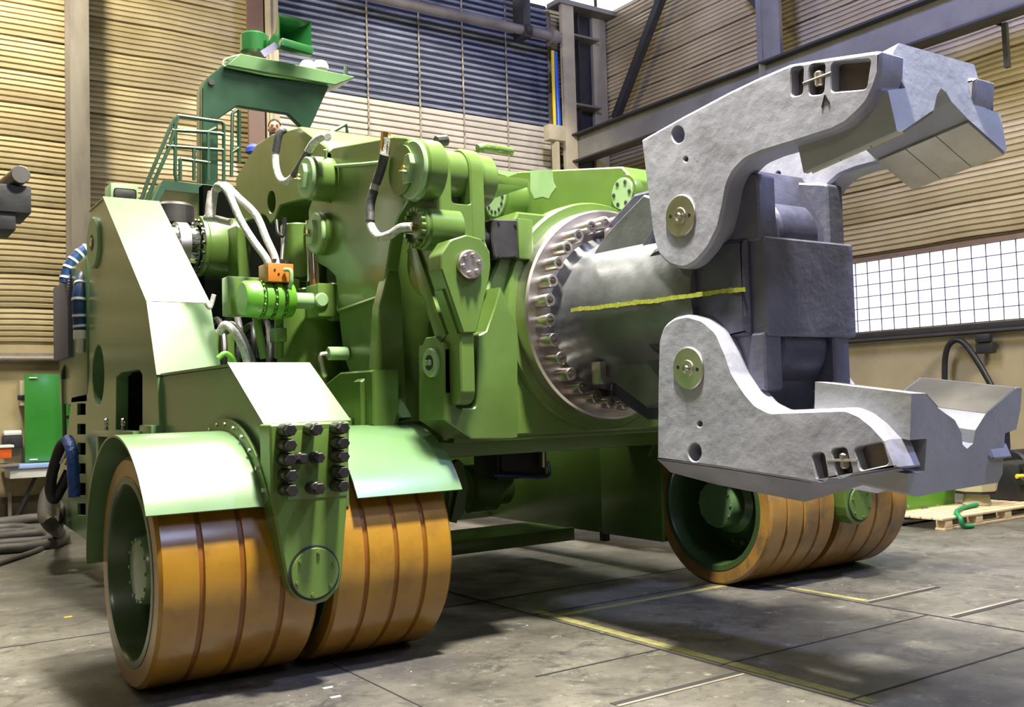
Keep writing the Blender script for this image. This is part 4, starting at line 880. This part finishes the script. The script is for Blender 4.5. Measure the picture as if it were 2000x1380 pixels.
part('radiator', [box((rad0.x, 10.9, rad1.z), (rad1.x+.02, 11.7, rad0.z), .01)]+[box((rad0.x-.004, 10.89, rad1.z+.02+.03*k), (rad1.x+.01, 10.9, rad1.z+.03+.03*k)) for k in range(28)], BLUEGREY)
part('rear_cabinet', [box((FX0, 10.2, 1.7), (FX1, 11.6, 3.1), .02)], GREEN2)
hose([(165, 690, 11.2), (172, 655, 11.0), (175, 640, 10.9)], BLACK, .05)
ldy = 11.4
part('rear_ladder', [cyl(at(123, 722, y=ldy), at(126, 855, y=ldy), .022, 10), cyl(at(143, 716, y=ldy), at(143, 858, y=ldy), .022, 10)]+[cyl(at(124, v, y=ldy), at(168, v-2, y=ldy), .018, 8) for v in (722, 768, 815, 858)], GREEN2)
hose([(138, 855, 11.2), (120, 870, 11.2), (106, 910, 11.2), (98, 950, 11.2), (105, 974, 11.2), (118, 955, 11.2), (135, 920, 11.2)], BLACK, .055)
hose([(132, 858, 1.93), (140, 880, 1.93), (143, 920, 1.93), (145, 970, 1.93)], mat('blue_plastic_wrap', (.01, .06, .30), .45, 0, .4, 20, .9, 25), .055)
hose([(140, 700, 11.3), (128, 720, 11.3), (125, 740, 11.3)], BLACK, .03)
for i, (u, v) in enumerate([(118, 905), (124, 895), (130, 885), (133, 898), (128, 908)]): hose([(u, v, 11.15), (u+10, v-22, 11.15), (u+16, v-34, 11.15)], [WHITEP, BRASS, YEL, BRIGHT, ORANGE2][i], .014)

# ---- operator platform, canopy, horn
yc = 11.2
ca_ = pl('y', yc, [(395, 362), (395, 172, 5), (404, 152, 8), (435, 126, 4), (470, 104), (693, 149), (670, 155), (642, 170), (603, 256), (587, 246, 6), (563, 222, 8), (463, 207, 8), (426, 232), (426, 362)])
cn = part('canopy_arch', [plate('y', ca_, yc, yc+.08, [], .01), plate('y', pl('y', yc, [(395, 362), (395, 172), (404, 152), (426, 140), (426, 362)]), yc+.08, yc+.22, [], .01)], DARKG)
part('canopy_roof', [plate('y', pl('y', yc-.1, [(442, 127), (470, 104), (693, 149), (690, 153), (655, 166)]), yc-.1, yc+.35, [], .01)], GREEN2, cn)
part('roof_gutter', [tube([at(435, 128, y=yc-.06), at(520, 146, y=yc-.06), at(655, 164, y=yc-.06)], .014, 8, False), tube([at(435, 128, y=yc-.06), at(440, 116, y=yc-.06), at(470, 107, y=yc-.06)], .012, 8)], PALEG, cn)
parts('roof_bolt', [cyl(at(485, 125, y=yc-.06), at(485, 105, y=yc-.06), .03, 8), cyl(at(674, 149, y=yc-.06), at(676, 130, y=yc-.06), .03, 8)], DARKG, cn)
part('arch_stud', [cyl((at(412, 161, y=yc).x, yc-.02, at(412, 161, y=yc).z), (at(412, 161, y=yc).x, yc, at(412, 161, y=yc).z), .035, 12)], DARK, cn)
# horn speaker: square flaring mouth, tapering to a driver
yhn = 10.9
m0 = [at(u, v, y=yhn) for u, v in ((544, 26), (608, 42), (608, 106), (545, 88))]
th0 = [at(u, v, y=yhn+.55) for u, v in ((525, 80), (533, 82), (532, 96), (524, 94))]
mid = [at(u, v, y=yhn+.25) for u, v in ((537, 62), (560, 66), (560, 100), (537, 96))]
inn = [a_.lerp(sum(m0, Vector())/4, .13)+Vector((0, .03, 0)) for a_ in m0]
inn2 = [a_.lerp(sum(m0, Vector())/4, .62)+Vector((0, .30, 0)) for a_ in m0]
hv = m0+mid+th0+inn+inn2; hf = []
for (A_, B_) in ((0, 4), (4, 8), (0, 12), (12, 16)):
    for i in range(4): hf.append((A_+i, A_+(i+1) % 4, B_+(i+1) % 4, B_+i))
hf += [(8, 9, 10, 11), (16, 17, 18, 19)]
hn = part('horn', [(hv, hf), bar(m0[3]+Vector((-.0, -.01, .02)), m0[2]+Vector((0, -.01, .02)), .14, .10, .02)], HORNG)
dr0, dr1 = at(478, 84, y=yhn+.75), at(526, 84, y=yhn+.55)
part('horn_driver', [cyl((dr0.x+.12, dr0.y, dr0.z-.13), (dr0.x+.12, dr0.y, dr0.z+.13), .17, 32, .03), bar((dr0.x+.2, dr0.y, dr0.z-.02), th0[0].lerp(th0[2], .5), .12, .12, .02)], HORNG, hn)
part('horn_stand', [bar(at(512, 106, y=yhn+.1), at(540, 88, y=yhn+.1), .02, .08)], mat('lilac_grey_steel', (.30, .28, .45), .4, .3), hn)
for u in (607, 632): p = at(u, 122, y=yc+.2); part('beacon', [lathe((p.x, yc+.3, p.z-.06), (0, 0, 1), [(0, .10), (.05, .10), (.10, .07), (.125, .0)], 24, False)], WHITEP, hn)
# platform and railings
pf0, pf1 = at(300, 385, y=11.2), at(415, 362, y=11.2)
pt = part('platform', [box((3.0, 11.0, pf1.z-.14), (4.1, 13.2, pf1.z-.04), .01)], GREEN2)
part('platform_bracket', [bar(at(300, 398, y=10.6), at(318, 362, y=10.6), .10, .06), bar(at(318, 362, y=10.6), at(408, 372, y=10.6), .06, .10), bar(at(404, 372, y=10.6), at(400, 430, y=10.6), .05, .08), bar(at(392, 395, y=10.6), at(392, 440, y=10.6), .05, .05)], DARKG, pt)
yr = 11.05
def rail(pts, r=.021, m=GREEN2): return tube([at(u, v, y=yr) for u, v in pts], r, 8, False)
rl = part('railing', [rail([(346, 358), (342, 340), (343, 232), (348, 226), (432, 238), (437, 243), (437, 354)]), rail([(336, 254), (406, 258), (437, 262)]), rail([(325, 285), (437, 293)]), rail([(352, 310), (410, 318)])], DARKG)
part('stair_rail', [rail([(276, 390), (290, 350), (318, 284), (334, 245), (343, 230)]), rail([(287, 392), (303, 350), (330, 290), (348, 226)]), rail([(379, 289), (379, 352)]), rail([(352, 310), (352, 352)]), rail([(406, 258), (422, 250)]), rail([(407, 258), (407, 352)])], DARKG, rl)
part('gate_rail', [rail([(452, 345), (454, 222), (463, 214), (467, 216), (467, 318)]), rail([(453, 297), (467, 288)])], DARKG, rl)
yr = 7.7
part('handrail', [rail([(640, 262), (676, 242), (679, 268)], .018)], DARKG)
part('roof_dome', [box((5.35, 6.0, 3.1), (5.9, 6.6, 3.28), .04)], GREEN)
hose([(933, 290, 5.9), (950, 288, 5.9), (965, 290, 6.0), (1000, 296, 6.0)], GREEN, .03)
part('top_cap', [cyl(at(852, 276, y=6.2), at(872, 274, y=6.2), .04, 10)], BLACK)

# ------------------------------------------------------------------ the operator
def person():
    base = at(536, 250, y=12.3); H_ = 1.76; zt_ = at(536, 235, y=12.3).z; z0 = zt_-1.78
    part('cab_floor', [box((3.9, 11.9, z0-.10), (6.2, 13.6, z0), .01), box((4.0, 12.0, 1.4), (6.0, 13.5, z0-.1), .01)], GREEN2)
    # body grown from a joint skeleton; standing on the platform behind the lever
    hz = zt_-.12
    J = {'pel': (0, 0, z0+.92, .15), 'bel': (0, 0, z0+1.08, .14), 'che': (0, -.02, z0+1.30, .17), 'nec': (0, -.02, hz-.16, .065), 'hd0': (0, -.03, hz-.08, .07), 'hd1': (0, -.03, hz+.0, .088),
         'sL': (-.20, 0, z0+1.36, .07), 'eL': (-.27, .02, z0+1.10, .05), 'wL': (-.22, -.22, z0+1.0, .035), 'sR': (.20, 0, z0+1.36, .07), 'eR': (.27, .02, z0+1.10, .05), 'wR': (.22, -.22, z0+1.0, .035),
         'hL': (-.10, 0, z0+.86, .10), 'kL': (-.11, -.02, z0+.48, .07), 'aL': (-.11, .01, z0+.09, .045), 'tL': (-.12, -.14, z0+.04, .04), 'hR': (.10, 0, z0+.86, .10), 'kR': (.11, -.02, z0+.48, .07), 'aR': (.11, .01, z0+.09, .045), 'tR': (.12, -.14, z0+.04, .04)}
    E_ = [('pel', 'bel'), ('bel', 'che'), ('che', 'nec'), ('nec', 'hd0'), ('hd0', 'hd1'), ('che', 'sL'), ('sL', 'eL'), ('eL', 'wL'), ('che', 'sR'), ('sR', 'eR'), ('eR', 'wR'), ('pel', 'hL'), ('hL', 'kL'), ('kL', 'aL'), ('aL', 'tL'), ('pel', 'hR'), ('hR', 'kR'), ('kR', 'aR'), ('aR', 'tR')]
    def skin(name, J, E_, m, parent, root):
        ks = list(J); me = bpy.data.meshes.new(name); me.from_pydata([J[k][:3] for k in ks], [(ks.index(a), ks.index(b)) for a, b in E_], [])
        o = bpy.data.objects.new(name, me); col.objects.link(o); o.parent = parent
        sk = o.modifiers.new('skin', 'SKIN'); sk.use_smooth_shade = True
        for i, k in enumerate(ks): me.skin_vertices[0].data[i].radius = (J[k][3],)*2; me.skin_vertices[0].data[i].use_root = (k == root)
        o.modifiers.new('sub', 'SUBSURF').levels = 2; o.modifiers['sub'].render_levels = 2
        me.materials.append(m); return o
    pe = empty('person', (base.x, 12.3, z0), 'dark haired person standing behind the green lever under the canopy', 'person'); pe.rotation_euler.z = R(-20)
    J2 = {k: (v[0], v[1], v[2]-z0, v[3]) for k, v in J.items()}
    skin('body', J2, E_, mat('navy_overalls', (.02, .03, .10), .8), pe, 'pel')
    def q(sh): return [([Vector(p)-Vector((0, 0, z0)) for p in s[0]], s[1]) for s in sh]
    def ball(c, r, sx=1, sy=1, sz=1, seg=24, cut=None):
        bm = bmesh.new(); bmesh.ops.create_uvsphere(bm, u_segments=seg, v_segments=16, radius=r)
        for v in bm.verts:
            v.co = Vector((v.co.x*sx, v.co.y*sy, v.co.z*sz))
        if cut: bmesh.ops.delete(bm, geom=[v for v in bm.verts if cut(v.co)], context='VERTS')
        for v in bm.verts: v.co += Vector(c)
        return _out(bm)
    h_ = Vector((0, -.03, hz))
    bm = bmesh.new(); bmesh.ops.create_uvsphere(bm, u_segments=28, v_segments=20, radius=.1)
    for v in bm.verts:
        x, y, z = v.co*10; w_ = 1-.28*max(0, -z)**1.4
        v.co = Vector((x*.076*w_, y*.093*(1-.12*max(0, -z)), z*.118))
    head_s = _out(bm); head_s = ([p+h_ for p in head_s[0]], head_s[1])
    ho = obj('head', q([head_s, ball(h_+Vector((0, -.098, -.012)), .014, .8, 1.1, 1.7), ball(h_+Vector((-.078, .0, -.008)), .02, .4, 1, 1.5), ball(h_+Vector((.078, .0, -.008)), .02, .4, 1, 1.5)]), SKIN, None, 60); ho.parent = pe
    def child(n, s, m): o = obj(n, q(s), m, None, 60); o.parent = ho; return o
    child('hair', [ball(h_+Vector((0, .014, .022)), .1, .84, .98, 1.10, cut=lambda c: c.y < -.035 and c.z < .055 or c.z < -.045)], HAIR)
    for s in (-1, 1):
        child('eye', [ball(h_+Vector((s*.030, -.083, .008)), .011, 1.2, .7, .8)], BLACK)
        child('eyebrow', [ball(h_+Vector((s*.031, -.087, .028)), .02, 1, .35, .22)], HAIR)
    child('mouth', [ball(h_+Vector((0, -.083, -.058)), .02, 1.1, .4, .25)], mat('lip', (.3, .10, .08), .5))
    for s in (-1, 1):
        w_ = Vector((s*.22, -.22, z0+1.0)); fs_ = [ball(w_+Vector((0, -.05, -.005)), .04, 1, 1.15, .45)]
        for f in range(4):
            L_ = (.062, .072, .068, .052)[f]; b_ = w_+Vector((s*(-.028+.019*f), -.088, 0)); fs_.append(tube([b_, b_+Vector((0, -L_*.5, .002)), b_+Vector((0, -L_*.8, -.014)), b_+Vector((0, -L_, -.032))], .0085, 8))
        b_ = w_+Vector((-s*.034, -.045, 0)); fs_.append(tube([b_, b_+Vector((-s*.022, -.026, -.004)), b_+Vector((-s*.026, -.05, -.014))], .0095, 8))
        o = obj('hand', q(fs_), SKIN, None, 60); o.parent = pe
person()
a = at(495, 288, y=10.6); thing('blue_item', [lathe((a.x, 10.6, a.z-.06), (0, 0, 1), [(0, .09), (.05, .085), (.09, .05), (.10, 0)], 20, True)], mat('blue_cloth', (.01, .03, .28), .7), 'dark blue rounded item of unknown kind showing behind the green lever, left of the person', 'item')  # blue thing of unknown kind, given a simple dome

# ------------------------------------------------------------------ things around the hall
# green cabinet board on the back wall
a0, a1 = at(49, 730, y=YB-.35), at(126, 899, y=YB-.35)
cb = empty('wall_board', ((a0.x+a1.x)/2, YB-.3, a1.z), 'tall bright green sheet-metal board on the beige back wall', 'board')
obj('panel', [box((a0.x, YB-.30, a1.z), (a1.x+.25, YB-.26, a0.z), .006)], mat('board_green', (.035, .22, .03), .28, 0, .12, 2, coat=.4), cb)
obj('clip', [box((a0.x+.06, YB-.32, z-.02), (a0.x+.18, YB-.30, z), .004) for z in (a0.z-.05, a1.z+.05)], WHITEP, cb)
obj('stand_off', [box((a0.x+.1, YB-.26, z-.03), (a1.x, YB-.02, z+.03)) for z in (a0.z-.3, a1.z+.3)], DARK, cb)
a0, a1 = at(38, 743, y=YB-.15), at(50, 792, y=YB-.15)
sbx = empty('switch_box', ((a0.x+a1.x)/2, YB-.1, a1.z), 'narrow cream switch box with a black dial left of the green board', 'switch')
obj('case', [box((a0.x, YB-.2, a1.z), (a1.x+.05, YB-.02, a0.z), .01)], CREAMP, sbx)
a = at(45, 776, y=YB-.2); obj('dial', [box((a.x-.08, YB-.22, a.z-.04), (a.x+.06, YB-.2, a.z+.04), .005)], BLACK, sbx)
a0 = at(25, 850, y=YB-.2)
dp = empty('soap_dispenser', (a0.x, YB-.05, a0.z-.2), 'small dark wall dispenser with a pale lid above the orange bin', 'dispenser')
obj('case', [box((a0.x-.14, YB-.22, a0.z-.20), (a0.x+.14, YB-.02, a0.z), .03)], DARK, dp)
obj('lid', [box((a0.x-.13, YB-.23, a0.z), (a0.x+.13, YB-.03, a0.z+.08), .03)], WHITEP, dp)
a0, a1 = at(18, 908, y=YB-.6), at(128, 932, y=YB-.6)
wt = empty('wash_table', (a0.x+.5, YB-.4, 0), 'white tray table with a blue front edge under the green board', 'table')
obj('tray', [box((a0.x, YB-.65, a1.z+.03), (a0.x+.62, YB-.1, a0.z-.06), .02), box((a0.x+.66, YB-.65, a1.z+.03), (a1.x, YB-.1, a0.z-.06), .02)], WHITEP, wt)
obj('blue_edge', [box((a0.x-.06, YB-.70, a0.z-.06), (a1.x+.05, YB-.05, a0.z), .01)], mat('pale_blue_laminate', (.30, .42, .75), .35), wt)
obj('trestle', [bar((a0.x+.1, YB-.4, 0), (a0.x+.45, YB-.4, a0.z-.1), .05, .05), bar((a1.x, YB-.4, 0), (a1.x-.25, YB-.4, a0.z-.1), .05, .05)], DARK, wt)
a0, a1 = at(-25, 874, y=YB-.6), at(21, 894, y=YB-.6)
ot = empty('parts_shelf', (a0.x, YB-.5, 0), 'grey workshop shelf stand at the left edge of the photo', 'shelf')
obj('shelf_board', [box((a0.x-.3, YB-.75, a0.z-.30), (a1.x+.1, YB-.2, a0.z-.26), .005)], PIPE, ot)
obj('shelf_leg', [box((a0.x-.2, YB-.7, 0), (a0.x-.15, YB-.65, a0.z-.3))], PIPE, ot)
obj('shelf_leg', [box((a1.x, YB-.3, 0), (a1.x+.05, YB-.25, a0.z-.3))], PIPE, ot)
bn = empty('storage_bin', (a0.x+.2, YB-.6, a0.z-.26), 'shallow orange plastic bin on the grey shelf by the back wall', 'bin')
obj('tub', [box((a0.x, YB-.72, a1.z), (a1.x, YB-.4, a0.z), .02)], ORANGE2, bn)
obj('rim', [box((a0.x-.03, YB-.75, a0.z-.01), (a1.x+.03, YB-.37, a0.z+.03), .01)], WHITEP, bn)
# coiled black cables on the floor
def floor_cable(pix, r, lab, grp):
    pts = [at(u, v, z=r) for u, v in pix]; return thing('floor_cable', [tube(pts, r, 10)], DARK2, lab, 'cable', grp, 60)
DARK2 = mat('dusty_hose', (.075, .068, .062), .6, 0, .3, 5, .1, 40)
floor_cable([(-120, 1026), (-10, 1020), (60, 1012), (100, 1010)], .07, 'rearmost dark cable lying straight along the floor towards the machine', 'cables on the floor')
floor_cable([(-100, 1040), (0, 1030), (40, 1029), (60, 1033), (40, 1038), (0, 1040), (-100, 1052)], .055, 'short doubled dark cable loop just behind the thick front loop', 'cables on the floor')
floor_cable([(-100, 1062), (0, 1048), (60, 1042), (92, 1042), (98, 1050), (80, 1056), (0, 1062), (-80, 1075)], .06, 'thick dark cable folded in a loop in front of the short one', 'cables on the floor')
floor_cable([(-90, 1086), (-10, 1073), (50, 1068), (110, 1058), (122, 1048)], .06, 'thick dark cable nearest the camera beside the folded loop', 'cables on the floor')
pts = [at(98, 955, y=12.2), at(90, 975, y=12.0), at(88, 1005, y=11.6), at(100, 1025, y=11.2), at(118, 1042, z=.09), at(124, 1050, z=.08), at(100, 1062, z=.06)]
thing('supply_hose', [tube(pts, .075, 12)], DARK2, 'thick dark supply hose drooping from the rear of the machine to the floor', 'hose', None, 60)
pts = [at(122, 960, y=11.9), at(121, 1010, y=11.4), at(108, 1055, z=.05), at(70, 1075, z=.03), at(20, 1092, z=.03), at(-60, 1118, z=.03)]
thing('thin_cable', [tube(pts, .03, 10)], DARK2, 'thin brown cable running from the machine rear to the lower left', 'cable', None, 60)
# dark suspended crane block at the far left
a0, a1 = at(60, 360, y=8.0), at(-60, 408, y=8.0)
cr = empty('crane_block', (a1.x, 8.3, a0.z-.5), 'dark steel hoist block with a round bar at the left edge', 'hoist')
bl = lambda u, v: at(u, v, y=8.0)
obj('block_body', [box((bl(-90, 360).x, 8.0, bl(0, 412).z), (bl(61, 360).x, 8.5, bl(0, 358).z), .008), box((bl(-90, 400).x, 8.02, bl(0, 446).z), (bl(32, 410).x, 8.45, bl(0, 410).z), .01)], DARK, cr)
c = bl(39, 343); obj('round_bar', [cyl((c.x, 7.95, c.z), (c.x-.12, 9.6, c.z), .065, 28, .004)], mat('bar_end_grey', (.16, .15, .13), .4, .5), cr)
obj('hanger', [cyl((bl(-60, 300).x, 8.25, c.z), (bl(-60, 300).x, 8.25, 11.68), .03, 10)], DARK, cr)
# black cable draped over the right sill pipe
X_ = XR-.18
thing('hanging_cable', [tube([at(1845, 748, x=X_), at(1846, 700, x=X_), at(1853, 674, x=X_), at(1868, 664, x=X_), at(1885, 672, x=X_), at(1912, 710, x=X_), at(1940, 760, x=X_)], .045, 12)], BLACK, 'thick black cable looped over the sill pipe of the beige right wall', 'cable', None, 60)
a = at(1922, 658, x=X_); thing('wall_lamp_socket', [box((X_-.06, a.y-.12, a.z-.08), (X_+.04, a.y+.12, a.z+.05), .03), box((X_-.02, a.y-.14, a.z-.25), (X_+.1, a.y+.14, a.z-.08), .02)], DARK, 'small dark socket with blue cap hanging from the right sill pipe', 'socket')
# green crate behind the right wheel
def bx_px(u0, u1, v0, v1, y, d): p, q = at(u0, v0, y=y), at(u1, v1, y=y); return (p.x, y, q.z), (q.x, y+d, p.z)
lo, hi = bx_px(1700, 1866, 940, 1002, 7.45, .8)
gc = empty('green_trough', ((lo[0]+hi[0])/2, 7.6, 0), 'bright green steel trough on the floor behind the right wheels', 'trough')
obj('trough_body', [box(lo, hi, .01), prism([Vector((hi[0], lo[1], hi[2])), Vector((hi[0]+.3, lo[1]+.2, .05)), Vector((hi[0], lo[1], lo[2]))], [Vector((hi[0], hi[1], hi[2])), Vector((hi[0]+.3, hi[1], .05)), Vector((hi[0], hi[1], lo[2]))])], BRIGHT, gc)
for xx in (lo[0]+.1, hi[0]-.3): obj('foot', [box((xx, lo[1]+.1, 0), (xx+.2, hi[1]-.1, lo[2]+.01))], DARK, gc)
obj('bolt_head', [cyl((at(u, 988, y=7.45).x, lo[1]-.01, at(u, 988, y=7.45).z), (at(u, 988, y=7.45).x, lo[1], at(u, 988, y=7.45).z), .02, 10) for u in (1773, 1831)], PALEG, gc)
# dark tarpaulin
tp = at(1775, 1022, z=0); vs, fs = [], []; nx, ny = 22, 10
for i in range(nx):
    for j in range(ny):
        x_ = -.55+1.0*i/(nx-1); y_ = -.32+.64*j/(ny-1); e = min(i, nx-1-i, j, ny-1-j)
        vs.append(Vector((tp.x+.15+x_, tp.y+.25+y_, .02+min(1, e/2)*(.10+.09*noise.noise(Vector((x_*4, y_*5, 2)))+.05*math.sin(x_*9+y_*6)))))
for i in range(nx-1):
    for j in range(ny-1): fs.append((i*ny+j, (i+1)*ny+j, (i+1)*ny+j+1, i*ny+j+1))
tpo = thing('tarpaulin', [(vs, fs)], mat('grey_tarp', (.10, .10, .10), .5, 0, .4, 6, .3, 20), 'crumpled dark grey tarpaulin on the floor below the green trough', 'tarpaulin', None, 60)
# pallet
pa = at(1850, 1036, z=0); y0p = pa.y; x0p = pa.x
pal = empty('wooden_pallet', (x0p+1.2, y0p+.4, 0), 'pale wooden pallet on the floor right of the amber wheels', 'pallet')
for k in range(6): obj('deck_board', [box((x0p-.05, y0p+.02+.145*k, .115), (x0p+2.6, y0p+.14+.145*k, .14), .004)], WOOD, pal)
for d in (0, .62, 1.24, 2.2):
    for e in (0, .72): obj('block', [box((x0p+.02+d, y0p+.03+e, .022), (x0p+.16+d, y0p+.15+e, .115), .004)], WOOD, pal)
for e in (0, .72): obj('runner', [box((x0p, y0p+.03+e, 0), (x0p+2.6, y0p+.15+e, .022), .003)], WOOD, pal)
thing('green_strap', [tube([(x0p+1.2, y0p+.35, .17), (x0p+.8, y0p+.3, .165), (x0p+.35, y0p+.1, .165), (x0p+.22, y0p-.03, .13), (x0p+.24, y0p-.05, .04), (x0p+.38, y0p-.08, .025)], .028, 8)], mat('strap_green', (.01, .22, .08), .5), 'green lifting strap lying across the wooden pallet', 'strap', None, 60)
q = at(1908, 980, y=y0p+.5); zz = .15
cp = empty('cream_pump', (q.x, y0p+.5, .145), 'cream octagonal pump housing standing on the pallet', 'pump')
obj('base', [cyl((q.x, y0p+.5, .142), (q.x, y0p+.5, .30), .17, 24, .01, .14)], CREAMP, cp)
obj('housing', [lathe((q.x, y0p+.5, .30), (0, 0, 1), [(0, .20), (.02, .24), (.20, .28), (.30, .20), (.36, .12), (.36, 0)], 8, True)], CREAMP, cp, 10)
obj('gasket', [lathe((q.x, y0p+.5, .29), (0, 0, 1), [(0, .20), (0, .255), (.022, .255), (.022, .2)], 8, False)], BLACK, cp, 10)
q = at(1985, 985, y=y0p+.45)
eg = empty('black_engine', (q.x, y0p+.45, .145), 'black engine block with orange fittings on the pallet at right edge', 'engine')
obj('engine_block', [box((q.x-.16, y0p+.3, .145), (q.x+.6, y0p+.75, .62), .03), cyl((q.x-.17, y0p+.29, .40), (q.x+.3, y0p+.29, .40), .05, 16, .01), cyl((q.x-.1, y0p+.28, .52), (q.x+.5, y0p+.28, .52), .04, 16, .01)], BLACK, eg)
obj('fitting', [cyl((q.x-.18, y0p+.33, .46), (q.x-.06, y0p+.27, .46), .03, 12, .004), cyl((q.x+.03, y0p+.24, .33), (q.x+.03, y0p+.29, .33), .035, 16, .004)], YEL, eg)
q = at(1985, 905, y=7.75)
rd = empty('black_roller', (q.x, 7.75, 0), 'black rubber roller on a green and white stand at right edge', 'roller')
obj('roller', [cyl((q.x-.12, 7.75, q.z-.02), (q.x+.6, 7.75, q.z-.02), .22, 40, .03)], BLACK, rd)
obj('stand', [bar((q.x-.35, 7.72, .0), (q.x-.10, 7.72, q.z-.15), .07, .05), bar((q.x+.15, 7.72, .0), (q.x-.10, 7.72, q.z-.15), .07, .05), box((q.x-.45, 7.68, q.z-.35), (q.x+.3, 7.85, q.z-.30), .01)], BRIGHT, rd)
# small scraps on the floor
for (u, v) in ((133, 1204), (655, 1360), (640, 1342)):
    p = at(u, v, z=.004); thing('paint_scrap', [box((p.x-.03, p.y-.012, 0), (p.x+.03, p.y+.012, .006), .002)], YEL if u < 200 else WHITEP, {133: 'thin yellow scrap on the floor left of the nearest wheel', 655: 'white paper scrap on the floor in front of the nearest wheel', 640: 'dark edged scrap just behind the white one on the floor'}[u], 'scrap')
